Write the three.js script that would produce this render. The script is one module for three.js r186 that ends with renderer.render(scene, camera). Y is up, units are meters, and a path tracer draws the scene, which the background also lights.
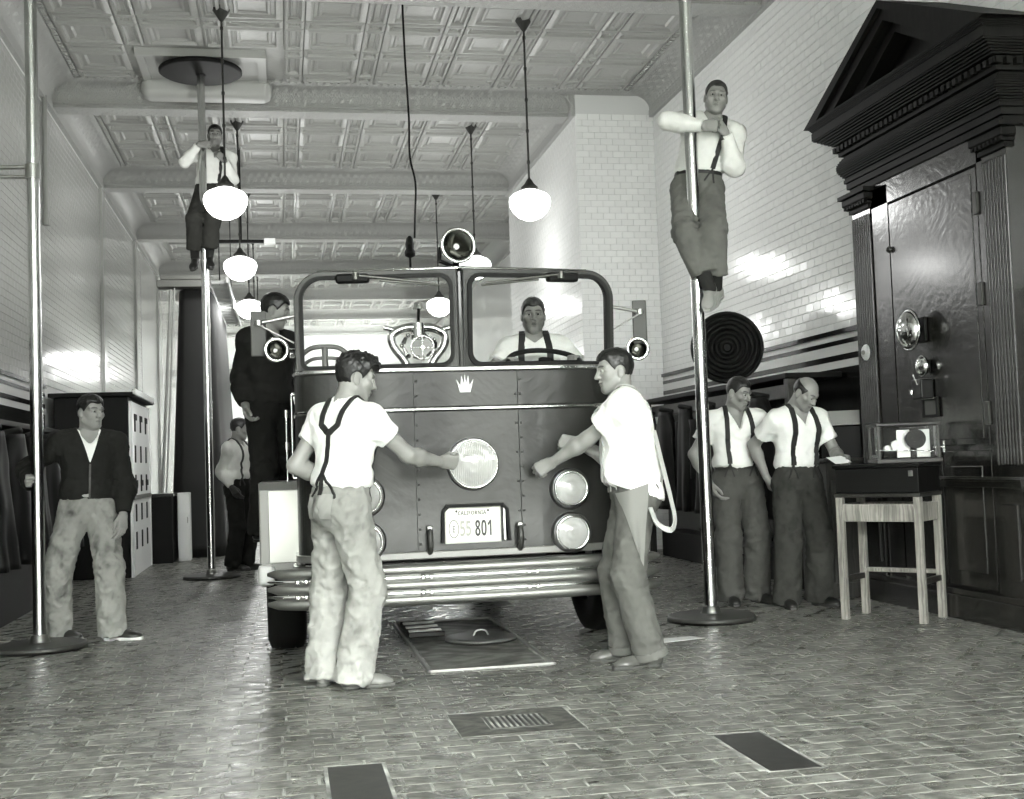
import * as THREE from 'three';
import { RoundedBoxGeometry } from 'three/addons/geometries/RoundedBoxGeometry.js';
import { mergeGeometries } from 'three/addons/utils/BufferGeometryUtils.js';
import { ImprovedNoise } from 'three/addons/math/ImprovedNoise.js';

// ---------- camera, sky, exposure ----------
const scene = new THREE.Scene();
const camera = new THREE.PerspectiveCamera(2 * Math.atan(399.5 / 1211.5) * 180 / Math.PI, 1024 / 799, 0.1, 200);
{
  const yaw = 0.18878, pitch = 0.05175, roll = 0.03518;   // turned right, tipped up, rolled
  camera.position.set(0, 1.15, 0);
  camera.quaternion.setFromEuler(new THREE.Euler(0, -yaw, 0))
    .multiply(new THREE.Quaternion().setFromEuler(new THREE.Euler(pitch, 0, 0)))
    .multiply(new THREE.Quaternion().setFromEuler(new THREE.Euler(0, 0, -roll)));
}
scene.background = new THREE.Color().setRGB(0.97, 1.0, 0.97);   // bright overcast daylight seen through the open apparatus door
scene.backgroundIntensity = 33;
const LAMP = 4;                                             // candela of each pendant globe
const renderer = new THREE.WebGLRenderer({ antialias: true });
renderer.toneMapping = THREE.LinearToneMapping;
renderer.toneMappingExposure = 1.07;
renderer.shadowMap.enabled = true;

// ---------- helpers ----------
const V = (x, y, z) => new THREE.Vector3(x, y, z);
let seed = 12345;
const rnd = () => { seed = (seed * 1664525 + 1013904223) >>> 0; return seed / 4294967296; };
const rr = (a, b) => a + (b - a) * rnd();
const noise = new ImprovedNoise();
const N3 = (x, y, z) => noise.noise(x + 31.4, y + 17.3, z + 53.7);
const clamp = THREE.MathUtils.clamp, lerp = THREE.MathUtils.lerp, sstep = THREE.MathUtils.smoothstep;
const used = new Map();
function numbered(name) {
  const n = used.get(name) ?? 0; used.set(name, n + 1);
  return n ? name + '_' + String(n).padStart(3, '0') : name;
}
function tint(v) { return new THREE.Color().setRGB(v * 0.99, v, v * (0.9 + 0.085 * Math.min(1, v * 1.6))); }
function mat(v, rough = 0.8, metal = 0, more = {}) {
  return new THREE.MeshPhysicalMaterial({ color: tint(v), roughness: rough, metalness: metal, ...more });
}
function finish(m) { m.castShadow = true; m.receiveShadow = true; return m; }
function thing(name, label, category, pos = [0, 0, 0], turn = 0, group) {
  const o = new THREE.Group(); o.name = numbered(name); scene.add(o);
  o.position.set(...pos); o.rotation.y = turn; o.userData = { label, category };
  if (group) o.userData.group = group;
  return o;
}
function part(name, geos, m, parent, label) {
  const g = Array.isArray(geos) ? merged(geos) : geos;
  const o = finish(new THREE.Mesh(g, m)); o.name = numbered(name);
  if (label) o.userData.label = label;
  parent.add(o); return o;
}
function single(name, geos, m, label, category, pos = [0, 0, 0], turn = 0, group) {
  const o = part(name, geos, m, scene); o.position.set(...pos); o.rotation.y = turn;
  o.userData = { label, category }; if (group) o.userData.group = group;
  return o;
}
function struct(name, geos, m, parent = scene) {
  const o = part(name, geos, m, parent); if (parent === scene) o.userData.kind = 'structure'; return o;
}
function dup(root, pos, turn, label) {
  const r = root.clone(); r.name = numbered(root.name.replace(/_\d{3}$/, '')); scene.add(r);
  r.userData = { ...root.userData }; if (label) r.userData.label = label;
  r.position.set(...pos); if (turn !== undefined) r.rotation.y = turn; return r;
}
function merged(list) {
  const gs = list.map((g) => {
    let q = g.index ? g.toNonIndexed() : g.clone();
    for (const k of Object.keys(q.attributes)) if (!['position', 'normal', 'uv'].includes(k)) q.deleteAttribute(k);
    if (!q.attributes.uv) q.setAttribute('uv', new THREE.BufferAttribute(new Float32Array(q.attributes.position.count * 2), 2));
    return q;
  });
  return mergeGeometries(gs);
}
function boxUV(g, s = 1) {                                   // uv in metres by the main direction of each normal
  if (g.index) g = g.toNonIndexed();
  const p = g.attributes.position, n = g.attributes.normal, uv = new Float32Array(p.count * 2);
  for (let i = 0; i < p.count; i++) {
    const ax = Math.abs(n.getX(i)), ay = Math.abs(n.getY(i)), az = Math.abs(n.getZ(i));
    const [a, b] = ax >= ay && ax >= az ? [p.getZ(i), p.getY(i)] : ay >= az ? [p.getX(i), p.getZ(i)] : [p.getX(i), p.getY(i)];
    uv[i * 2] = a * s; uv[i * 2 + 1] = b * s;
  }
  g.setAttribute('uv', new THREE.BufferAttribute(uv, 2)); return g;
}
function bx(w, h, d, x = 0, y = 0, z = 0, r = 0.004) {         // rounded box around a centre
  const g = r > 0 ? new RoundedBoxGeometry(w, h, d, 1, Math.min(r, w / 2.1, h / 2.1, d / 2.1)) : new THREE.BoxGeometry(w, h, d);
  return g.translate(x, y, z);
}
function bb(x0, x1, y0, y1, z0, z1, r = 0) { return bx(Math.abs(x1 - x0), Math.abs(y1 - y0), Math.abs(z1 - z0), (x0 + x1) / 2, (y0 + y1) / 2, (z0 + z1) / 2, r); }
function cyl(r0, r1, h, x = 0, y = 0, z = 0, n = 24) { return new THREE.CylinderGeometry(r1, r0, h, n).translate(x, y, z); }
function rod(a, b, r, n = 10) {
  const A = V(...a), B = V(...b), d = B.clone().sub(A);
  return new THREE.CylinderGeometry(r, r, d.length(), n).applyQuaternion(new THREE.Quaternion().setFromUnitVectors(V(0, 1, 0), d.clone().normalize())).translate(...A.add(B).multiplyScalar(0.5).toArray());
}
function beamBetween(a, b, w, t) {                             // square bar between two points
  const A = V(...a), B = V(...b), d = B.clone().sub(A);
  return new THREE.BoxGeometry(w, d.length(), t).applyQuaternion(new THREE.Quaternion().setFromUnitVectors(V(0, 1, 0), d.clone().normalize())).translate(...A.add(B).multiplyScalar(0.5).toArray());
}
function tube(pts, r, seg = 40, rad = 8, closed = false) {
  return new THREE.TubeGeometry(new THREE.CatmullRomCurve3(pts.map((p) => V(...p)), closed), seg, r, rad, closed);
}
function lathe(pts, n = 32) { return new THREE.LatheGeometry(pts.map(([r, y]) => new THREE.Vector2(r, y)), n); }
function ext(shape, depth, opts = {}) { return new THREE.ExtrudeGeometry(shape, { depth, bevelEnabled: false, curveSegments: 10, ...opts }); }
function poly(pts) { return new THREE.Shape(pts.map(([x, y]) => new THREE.Vector2(x, y))); }
function gridTex(w, h, fn, srgb = false) {
  const d = new Uint8Array(w * h * 4);
  for (let y = 0; y < h; y++) for (let x = 0; x < w; x++) {
    const c = fn(x / w, y / h, x, y), o = (y * w + x) * 4, a = Array.isArray(c) ? c : [c, c, c];
    for (let k = 0; k < 3; k++) d[o + k] = clamp(a[k], 0, 1) * 255; d[o + 3] = 255;
  }
  const t = new THREE.DataTexture(d, w, h); t.wrapS = t.wrapT = THREE.RepeatWrapping; t.magFilter = THREE.LinearFilter; t.minFilter = THREE.LinearMipmapLinearFilter; t.generateMipmaps = true;
  if (srgb) t.colorSpace = THREE.SRGBColorSpace; t.needsUpdate = true; return t;
}
function loft(sections, capped = true) {                      // closed rings of equal length -> skin
  const m = sections.length, n = sections[0].length, pos = [], idx = [];
  for (const s of sections) for (const p of s) pos.push(...p);
  for (let j = 0; j < m - 1; j++) for (let i = 0; i < n; i++) { const a = j * n + i, b = j * n + (i + 1) % n; idx.push(a, b, a + n, b, b + n, a + n); }
  if (capped) for (const [j, f] of [[0, 1], [m - 1, 0]]) {
    const c = [0, 0, 0]; for (const p of sections[j]) for (let k = 0; k < 3; k++) c[k] += p[k] / n;
    const ci = pos.length / 3; pos.push(...c);
    for (let i = 0; i < n; i++) { const a = j * n + i, b = j * n + (i + 1) % n; f ? idx.push(b, a, ci) : idx.push(a, b, ci); }
  }
  const g = new THREE.BufferGeometry(); g.setAttribute('position', new THREE.Float32BufferAttribute(pos, 3)); g.setIndex(idx); g.computeVertexNormals(); return g;
}
// ---------- materials of the setting ----------
const fbm = (x, y, z, o = 4) => { let s = 0, a = 0.5; for (let i = 0; i < o; i++) { s += a * N3(x, y, z); x *= 2.03; y *= 2.03; z *= 2.03; a *= 0.5; } return s; };
const wrapN = (u, v, f, o = 3) => { const a = u * Math.PI * 2, b = v * Math.PI * 2, r = f / 6.28; return fbm(Math.cos(a) * r + 5, Math.sin(a) * r + Math.cos(b) * r * 1.3, Math.sin(b) * r * 1.3 + 9, o); };
const dirtMap = gridTex(512, 512, (u, v) => { const n = 0.78 + wrapN(u, v, 9, 5) * 0.75 + (rnd() - 0.5) * 0.05; return [n, n, n * 0.98]; }, true);
const speckBump = gridTex(256, 256, (u, v) => 0.5 + wrapN(u, v, 30, 4) * 0.8);
const roughMap = gridTex(256, 256, (u, v) => { const n = 0.62 + wrapN(u, v, 7, 4) * 0.8; return [n, n, n]; });
const floralBump = gridTex(512, 512, (u, v) => {               // embossed scrolls of the pressed tin
  const s = (f, p) => Math.sin(u * Math.PI * 2 * f + p), c = (f, p) => Math.cos(v * Math.PI * 2 * f + p);
  return clamp(0.5 + 0.35 * Math.sin(6 * (s(4, 0) * c(4, 0) + 0.6 * s(8, 1) * c(6, 2))) + 0.2 * wrapN(u, v, 40, 2), 0, 1);
});
const woodMap = gridTex(512, 512, (u, v) => { const g = 0.72 + 0.3 * N3(u * 60 + 2 * wrapN(u, v, 5), v * 2.2, 3) + 0.18 * wrapN(u, v, 6); return [g, g * 0.98, g * 0.95]; }, true);
const wavyBump = gridTex(256, 256, (u, v) => 0.5 + wrapN(u, v, 12, 3) * 0.9);
function tex(t, rx, ry = rx) { const c = t.clone(); c.repeat.set(rx, ry); c.needsUpdate = true; return c; }
const M = {
  mortar: mat(0.6, 0.85, 0, { map: tex(dirtMap, 0.6) }),
  wallTile: mat(0.83, 0.12), wallTile2: mat(0.79, 0.15), wallTile3: mat(0.86, 0.11), grout: mat(0.64, 0.8),
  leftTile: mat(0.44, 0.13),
  plaster: mat(0.86, 0.6), tin: mat(0.35, 0.42, 0, { bumpMap: tex(wavyBump, 1.2), bumpScale: 0.004 }), tin2: mat(0.43, 0.45),
  tinFlower: mat(0.45, 0.45, 0, { bumpMap: tex(floralBump, 2.2), bumpScale: 0.014 }),
  darkTile: mat(0.008, 0.2, 0, { specularIntensity: 0.5 }), whiteBand: mat(0.72, 0.14),
  brass: mat(0.66, 0.2, 1), brassDull: mat(0.35, 0.35, 1), chrome: mat(0.82, 0.1, 1), steel: mat(0.4, 0.35, 1), castIron: mat(0.035, 0.5, 0.3),
  black: mat(0.004, 0.6, 0, { specularIntensity: 0.35 }), blackGloss: mat(0.005, 0.3, 0, { specularIntensity: 0.5 }), rubber: mat(0.008, 0.6, 0, { specularIntensity: 0.4 }),
  darkWood: mat(0.024, 0.25, 0, { map: tex(woodMap, 0.8, 0.5), clearcoat: 0.45, clearcoatRoughness: 0.16, bumpMap: tex(wavyBump, 1.4), bumpScale: 0.0018 }),
  palewood: mat(0.42, 0.5, 0, { map: tex(woodMap, 1.5, 1) }),
  midWood: mat(0.04, 0.45, 0, { map: tex(woodMap, 1.5, 1) }),
};
const brickMats = [0.19, 0.22, 0.25, 0.28, 0.16].map((v) => mat(v, 0.55, 0, { map: tex(dirtMap, 1.7, 2.3), roughnessMap: tex(roughMap, 1.1), bumpMap: tex(speckBump, 4), bumpScale: 0.0015 }));

// ---------- the room ----------
const XL = -2.6, XR = 4.75, HC = 5.8, ZB = -41, ZF = 2.6, MOULD = 5.5;
const slab = bb(XL - 0.3, XR + 0.3, -0.25, -0.0022, ZB - 0.3, ZF + 0.3);
const floor = struct('floor', boxUV(slab), M.mortar);
// brick paving: running courses across the bay
{
  const L = 0.207, D = 0.101, gap = 0.007, spots = [];
  const holes = [[0.76, 1.5, -8.98, -6.77], [0.71, 1.26, -5.61, -5.13], [1.7, 1.925, -4.83, -4.2], [0.13, 0.36, -4.81, -3.9]];
  for (let r = 0, z = -3.2; z > -22; r++, z -= D + gap) {
    const off = ((r % 2) ? 0.5 : 0) * (L + gap) + rr(-0.02, 0.02);
    for (let x = XL + 0.02 - off; x < XR; x += L + gap) {
      const cx = x + L / 2;
      if (cx < XL + 0.1 || cx > XR - 0.1) continue;
      if (holes.some(([a, b, c, d]) => cx > a - L / 2 && cx < b + L / 2 && z > c - D / 2 && z < d + D / 2)) {
        const h = holes.find(([a, b, c, d]) => cx > a - L / 2 && cx < b + L / 2 && z > c - D / 2 && z < d + D / 2);
        const nearCut = z + D / 2 - h[3] - gap, farCut = h[2] - gap - (z - D / 2);   // what sticks out before and behind the opening
        if (nearCut > 0.01) spots.push([cx, h[3] + gap + nearCut / 2, 1, nearCut / D]);
        if (farCut > 0.01) spots.push([cx, h[2] - gap - farCut / 2, 1, farCut / D]);
        {
          if (x < h[0] - 0.02) spots.push([(x + h[0]) / 2, z, (h[0] - x - gap) / L]);
          if (x + L > h[1] + 0.02) spots.push([(x + L + h[1]) / 2, z, (x + L - h[1] - gap) / L]);
          continue;
        }
      }
      spots.push([cx, z, 1]);
    }
  }
  const near = spots.map((s) => {                              // how large a brick shows, in view first
    const p = V(s[0], 0, s[1]).project((camera.updateMatrixWorld(), camera.updateProjectionMatrix(), camera));
    return { s, rank: (Math.abs(p.x) < 1.02 && p.y > -1.03 && p.y < 1 ? 0 : 100) - s[1] };
  }).sort((a, b) => a.rank - b.rank).map((o) => o.s);
  const g = boxUV(bx(L, 0.03, D, 0, -0.015, 0, 0.004));
  const shifted = [0, 1, 2, 3, 4, 5, 6, 7].map((k) => { const q = g.clone(), u = q.attributes.uv; for (let i = 0; i < u.count; i++) u.setXY(i, u.getX(i) + k * 0.37, u.getY(i) + k * 0.21); return q; });
  const tone = (s) => clamp(Math.floor(2 + 1.6 * fbm(s[0] * 0.9, 0, s[1] * 0.9, 2) * 2.2 + rr(-1.7, 1.7)), 0, 4);
  near.slice(0, 300).forEach((s, i) => {
    const b = part('brick', shifted[i % 8], brickMats[tone(s)], floor); b.position.set(s[0], rr(-0.0004, 0.0012), s[1]); b.scale.set(s[2], 1, s[3] ?? 1);
    b.rotation.set(rr(-0.004, 0.004), rr(-0.006, 0.006), rr(-0.003, 0.003));
  });
  const rest = near.slice(300), by = brickMats.map(() => []);
  rest.forEach((s) => by[tone(s)].push(s));
  by.forEach((list, k) => {
    const im = new THREE.InstancedMesh(shifted[k], brickMats[k], list.length), m4 = new THREE.Matrix4();
    list.forEach((s, i) => im.setMatrixAt(i, m4.compose(V(s[0], rr(-0.0004, 0.0012), s[1]), new THREE.Quaternion().setFromEuler(new THREE.Euler(rr(-0.006, 0.006), rr(-0.006, 0.006), rr(-0.003, 0.003))), V(s[2], 1, s[3] ?? 1))));
    im.name = numbered('brick_paving'); im.userData.kind = 'stuff'; im.receiveShadow = true; floor.add(im);
  });
}
struct('pavement_outside', bb(-24, 26, -0.3, -0.03, ZF + 0.3, 24), mat(0.3, 0.9));
{ const f = struct('wall_added_across_street', bb(-24, 26, 0, 5.4, 20, 24), mat(0.2, 0.9)); for (let i = 0; i < 8; i++) struct('window', [bb(-20 + i * 5.5, -17.4 + i * 5.5, 0.9, 3.9, 19.9, 20.1)], M.black, f); }  // unseen wall and windows, added to block low sky and pattern the reflections

const wallLeft = struct('wall_left', boxUV(bb(XL - 0.3, XL, 0, HC, ZB, ZF)), M.grout);
const wallRight = struct('wall_right', [boxUV(bb(XR, XR + 0.3, 0, HC, -35, ZF)), bb(XR, XR + 0.3, 0, 1.2, -40.5, -35), bb(XR, XR + 0.3, 3.4, HC, -40.5, -35), bb(XR, XR + 0.3, 0, HC, ZB, -40.5)], M.grout);
{ const w = struct('window_1', [bb(XR + 0.1, XR + 0.2, 1.2, 1.28, -40.5, -35), bb(XR + 0.1, XR + 0.2, 3.32, 3.4, -40.5, -35), bb(XR + 0.1, XR + 0.2, 1.28, 3.32, -40.5, -40.42), bb(XR + 0.1, XR + 0.2, 1.28, 3.32, -35.08, -35)], mat(0.5, 0.5)); for (const z of [-39.1, -37.75, -36.4]) part('muntin', bb(XR + 0.12, XR + 0.17, 1.28, 3.32, z - 0.03, z + 0.03), mat(0.5, 0.5), w); for (const y of [2.3]) part('muntin', bb(XR + 0.12, XR + 0.17, y - 0.03, y + 0.03, -40.42, -35.08), mat(0.5, 0.5), w); }
const wallBack = struct('wall_back', [bb(XL - 0.3, XR + 0.3, 0, HC, ZB - 0.3, ZB)], M.plaster);
struct('trim_1', [bb(XL, XR, 4.35, 4.55, ZB, ZB + 0.12), bb(XL, XR, 4.0, 4.08, ZB, ZB + 0.06), bb(XL, XR, 0, 0.25, ZB, ZB + 0.06)], M.tin2);
struct('wall_front', [bb(XL - 0.3, -2.1, 0, HC, ZF, ZF + 0.4), bb(4.2, XR + 0.3, 0, HC, ZF, ZF + 0.4), bb(-2.1, 4.2, 4.9, HC, ZF, ZF + 0.4)], M.plaster);
const pierZ = -14.6, pierX = 3.73;
const pier = struct('wall_pier', [bb(pierX, XR, 0, HC, -19.2, pierZ)], M.grout);

// glazed wall tiles, laid in running bond; slight tilts break up the reflections
function tileWall(wall, name, place, u0, u1, v0, v1, tw, th, mats, count, skip) {
  const gap = 0.003, list = [];
  for (let r = 0, v = v0; v + th <= v1 + 0.001; r++, v += th + gap)
    for (let u = u0 - (r % 2 ? tw / 2 : 0); u < u1; u += tw + gap) {
      const a = Math.max(u, u0), b = Math.min(u + tw, u1); if (b - a < 0.015) continue;
      list.push([(a + b) / 2, v + th / 2, (b - a) / tw]);
    }
  const g = bx(tw, th, 0.012, 0, 0, 0, 0.0025), q = new THREE.Quaternion(), e = new THREE.Euler(), m4 = new THREE.Matrix4();
  const tilt = () => new THREE.Euler(rr(-0.007, 0.007), rr(-0.007, 0.007), 0);
  const seen = list.map((t) => { const p = place(t[0], t[1]).pos.clone(), d = p.distanceTo(camera.position), c = p.clone().project(camera); return { t, k: (Math.abs(c.x) < 1 && Math.abs(c.y) < 1 && !(skip && skip(t)) ? 0 : 1000) + d }; }).sort((a, b) => a.k - b.k).map((o) => o.t);
  seen.slice(0, count).forEach((t, i) => {
    const { pos, quat } = place(t[0], t[1]), o = part('tile', g, mats[Math.floor(rnd() * mats.length)], wall);
    o.position.copy(pos); o.quaternion.copy(quat).multiply(q.setFromEuler(tilt())); o.scale.x = t[2];
  });
  const rest = seen.slice(count), im = new THREE.InstancedMesh(g, mats[0], rest.length);
  rest.forEach((t, i) => { const { pos, quat } = place(t[0], t[1]); im.setMatrixAt(i, m4.compose(pos, quat.clone().multiply(q.setFromEuler(tilt())), V(t[2], 1, 1))); });
  im.name = numbered(name); im.userData.kind = 'stuff'; im.receiveShadow = true; wall.add(im);
}
camera.updateMatrixWorld(); camera.updateProjectionMatrix();
const qL = new THREE.Quaternion().setFromEuler(new THREE.Euler(0, Math.PI / 2, 0)), qR = new THREE.Quaternion().setFromEuler(new THREE.Euler(0, -Math.PI / 2, 0)), q0 = new THREE.Quaternion();
const TW = 0.152, TH = 0.076, BAND = 2.16;
tileWall(wallRight, 'wall_tiling', (u, v) => ({ pos: V(XR - 0.003, v, u), quat: qR }), -14.6, -4.2, BAND + 0.02, MOULD, TW, TH, [M.wallTile, M.wallTile2, M.wallTile3], 300, (t) => t[0] > -9 && t[1] < 4.3);
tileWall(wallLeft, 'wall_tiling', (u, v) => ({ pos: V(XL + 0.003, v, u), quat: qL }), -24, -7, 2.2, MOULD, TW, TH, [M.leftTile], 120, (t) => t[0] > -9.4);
tileWall(pier, 'wall_tiling', (u, v) => ({ pos: V(u, v, pierZ + 0.003), quat: q0 }), pierX, XR, 0.05, MOULD, TW, TH, [M.wallTile, M.wallTile3], 300, (t) => t[1] < 2.3);
tileWall(pier, 'wall_tiling', (u, v) => ({ pos: V(pierX - 0.003, v, u), quat: qR }), -19.2, pierZ, 0.05, MOULD, TW, TH, [M.wallTile], 0);
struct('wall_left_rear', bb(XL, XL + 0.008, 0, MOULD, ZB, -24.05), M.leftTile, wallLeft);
struct('wall_right_rear', bb(XR - 0.008, XR, 0, MOULD, -35, -19.2), M.wallTile, wallRight);

// dark wainscot with white bands under a rail, on both long walls
function wainscot(x, dir, z0, z1, n) {
  const w = new THREE.Group(); w.name = 'trim_' + n; w.userData.kind = 'structure'; scene.add(w);
  const B = (y0, y1, t) => bb(x, x + dir * t, y0, y1, z0, z1);
  part('wainscot_panel', B(0, 1.8, 0.02), M.darkTile, w);
  part('baseboard', B(0, 0.18, 0.035), M.darkTile, w);
  for (const [a, b] of [[1.8, 1.86], [1.925, 1.975], [2.06, 2.1], [2.15, 2.19]]) part('dark_band', B(a, b, b > 2.15 ? 0.04 : 0.022), M.darkTile, w);
  for (const [a, b] of [[1.86, 1.925], [1.975, 2.06], [2.1, 2.15]]) part('white_band', B(a, b, 0.018), M.whiteBand, w);
}
wainscot(XR, -1, -14.6, -8.8, 2);
wainscot(XL, 1, -14.2, -5, 3);
struct('trim_4', [bb(XR - 0.02, XR, 0, 2.16, -6.5, ZF)], M.darkTile);

// pilaster strips and a conduit on the left wall
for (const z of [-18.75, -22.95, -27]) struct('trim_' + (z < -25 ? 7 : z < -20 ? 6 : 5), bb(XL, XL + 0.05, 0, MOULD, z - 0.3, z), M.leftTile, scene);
single('conduit', [rod([XL + 0.045, 4.05, -14.3], [XL + 0.045, MOULD, -14.3], 0.03), cyl(0.04, 0.04, 0.08, XL + 0.045, 4.05, -14.3)], mat(0.3, 0.5), 'grey pipe running down the upper left tiled wall below the cornice', 'pipe');

// ---------- pressed tin ceiling ----------
const ceiling = struct('ceiling', boxUV(bb(XL - 0.3, XR + 0.3, HC, HC + 0.25, ZB - 0.3, ZF + 0.4)), M.tin);
function tinPanel(w, d, loops) {                               // nested steps facing down
  const pos = [], idx = [];
  loops.forEach(([i, h]) => { const a = w / 2 - i, b = d / 2 - i; pos.push(-a, -h, -b, a, -h, -b, a, -h, b, -a, -h, b); });
  for (let l = 0; l < loops.length - 1; l++) for (let k = 0; k < 4; k++) { const a = l * 4 + k, b = l * 4 + (k + 1) % 4; idx.push(a, b, a + 4, b, b + 4, a + 4); }
  const e = (loops.length - 1) * 4; idx.push(e, e + 1, e + 2, e, e + 2, e + 3);
  const g = new THREE.BufferGeometry(); g.setAttribute('position', new THREE.Float32BufferAttribute(pos, 3)); g.setIndex(idx);
  const f = g.toNonIndexed(); f.computeVertexNormals(); return boxUV(f);
}
const STEPS = [[0, 0], [0, 0.035], [0.045, 0.05], [0.07, 0.05], [0.085, 0.02], [0.12, 0.012], [0.13, 0.03], [0.15, 0.03], [0.17, 0.012]];
const beamZ = [-2.0, -6.2, -10.9, -14.75, -18.9, -23.05, -27.2, -31.35, -35.5, -39.6], BW = 0.3;
{
  const cx0 = XL + 0.42, cx1 = XR - 0.42;
  for (let b = 1; b < beamZ.length - 1; b++) {
    const zN = beamZ[b] - BW - 0.34, zFar = beamZ[b + 1] + 0.34;
    const nW = 8, seq = []; for (let i = 0; i < nW; i++) { seq.push(0.62); if (i < nW - 1) seq.push(0.215); }
    const k = (cx1 - cx0) / seq.reduce((a, c) => a + c, 0), rows = [0.24, 0.62, 0.22, 0.62, 0.22, 0.62, 0.24], kz = (zN - zFar) / rows.reduce((a, c) => a + c, 0);
    const cache = new Map(), near = b <= 3;
    let z = zN;
    const far = [];
    for (const rd of rows) {
      const d = rd * kz; let x = cx0;
      for (const s of seq) {
        const w = s * k, key = s + '_' + rd;
        if (!cache.has(key)) { const sc = Math.min(w, d) / 0.44; cache.set(key, tinPanel(w - 0.012, d - 0.012, STEPS.map(([i, h]) => [i * Math.min(1, sc), h * 0.95]))); }
        const inHole = b === 2 && x + w > -1.5 && x < -0.08 && z - d < -13.42 + 0 && true;
        if (!inHole) {
          if (near) { const o = part('ceiling_panel', cache.get(key), M.tin, ceiling); o.position.set(x + w / 2, HC, z - d / 2); }
          else far.push(cache.get(key).clone().translate(x + w / 2, HC, z - d / 2));
        }
        x += w;
      }
      z -= d;
    }
    if (near) { const dn = []; for (const zz of [zN + 0.035, zFar - 0.035]) for (let x = cx0; x < cx1; x += 0.085) { if (b === 2 && x > -1.55 && x < -0.02 && zz < zN - 0.5) continue; dn.push(bb(x, x + 0.05, HC - 0.035, HC, zz - 0.022, zz + 0.022)); } for (const xx of [cx0 - 0.035, cx1 + 0.035]) for (let zz = zFar; zz < zN; zz += 0.085) dn.push(bb(xx - 0.022, xx + 0.022, HC - 0.035, HC, zz, zz + 0.05)); part('dentil_border', dn, M.tin2, ceiling).userData.kind = 'stuff'; }
    if (far.length) { const o = part('ceiling_panelling', far, M.tin, ceiling); o.userData.kind = 'stuff'; }
  }
}
// cove profile shared by beams and wall cornices: out from the face, down from the ceiling
const coveP = (w) => { const s = [[0, 0]]; for (let i = 0; i <= 8; i++) { const a = i / 8 * Math.PI / 2; s.push([w * (1 - Math.sin(a)) * 0.92 + 0.02, -0.03 - 0.2 * (1 - Math.cos(a))]); } return s; };
function beamShape(half) {
  const c = []; for (let i = 0; i <= 8; i++) { const a = i / 8 * Math.PI / 2; c.push([half + 0.02 + 0.2 * (1 - Math.sin(a)), HC - 0.045 - 0.185 * (1 - Math.cos(a))]); }
  const r = [[half + 0.27, HC], [half + 0.27, HC - 0.03], [half + 0.22, HC - 0.045], ...c, [half + 0.035, HC - 0.23], [half + 0.035, HC - 0.255], [half, HC - 0.265], [half, MOULD]];
  return poly([...r, ...r.map(([x, y]) => [-x, y]).reverse()]);
}
beamZ.forEach((z, i) => {
  const g = ext(beamShape(BW / 2), XR - XL).applyMatrix4(new THREE.Matrix4().makeRotationY(Math.PI / 2)).translate(XL, 0, z - BW / 2);
  struct('beam_' + (i + 1), boxUV(g), M.tinFlower);
});
function cornice(x, dir, z0, z1, n) {
  const w = 0.24, s = [[0, HC], [w + 0.1, HC], [w + 0.1, HC - 0.03], [w + 0.05, HC - 0.045]];
  for (let i = 0; i <= 8; i++) { const a = i / 8 * Math.PI / 2; s.push([0.05 + w * (1 - Math.sin(a)), HC - 0.045 - 0.185 * (1 - Math.cos(a))]); }
  s.push([0.06, HC - 0.24], [0.06, MOULD - 0.03], [0, MOULD - 0.03]);
  const g = ext(poly(s.map(([a, b]) => [a * dir, b])), z0 - z1).translate(x, 0, z1);
  struct('cornice_' + n, boxUV(g), M.tinFlower);
}
cornice(XL, 1, ZF, ZB, 1); cornice(XR, -1, ZF, pierZ, 2); cornice(pierX, -1, pierZ, -19.2, 3); cornice(XR, -1, -19.2, ZB, 4);
// boxed panel round the hole of the rear pole, and the plain boxed-out length of beam beside it
{
  const p = new THREE.Group(); p.name = 'trim_8'; p.userData.kind = 'structure'; scene.add(p);
  part('panel_board', bb(-1.42, -0.12, HC - 0.05, HC, -14.62, -13.5), M.tin2, p);
  part('panel_frame', [bb(-1.47, -0.07, HC - 0.09, HC, -13.52, -13.45), bb(-1.47, -1.38, HC - 0.075, HC, -14.6, -13.5), bb(-0.16, -0.07, HC - 0.075, HC, -14.6, -13.5)], M.tin2, p);
  part('boxed_beam', bx(1.5, 0.27, 0.3, -0.76, MOULD + 0.165, pierZ + 0.1, 0.1), M.tin2, p);
}
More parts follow.
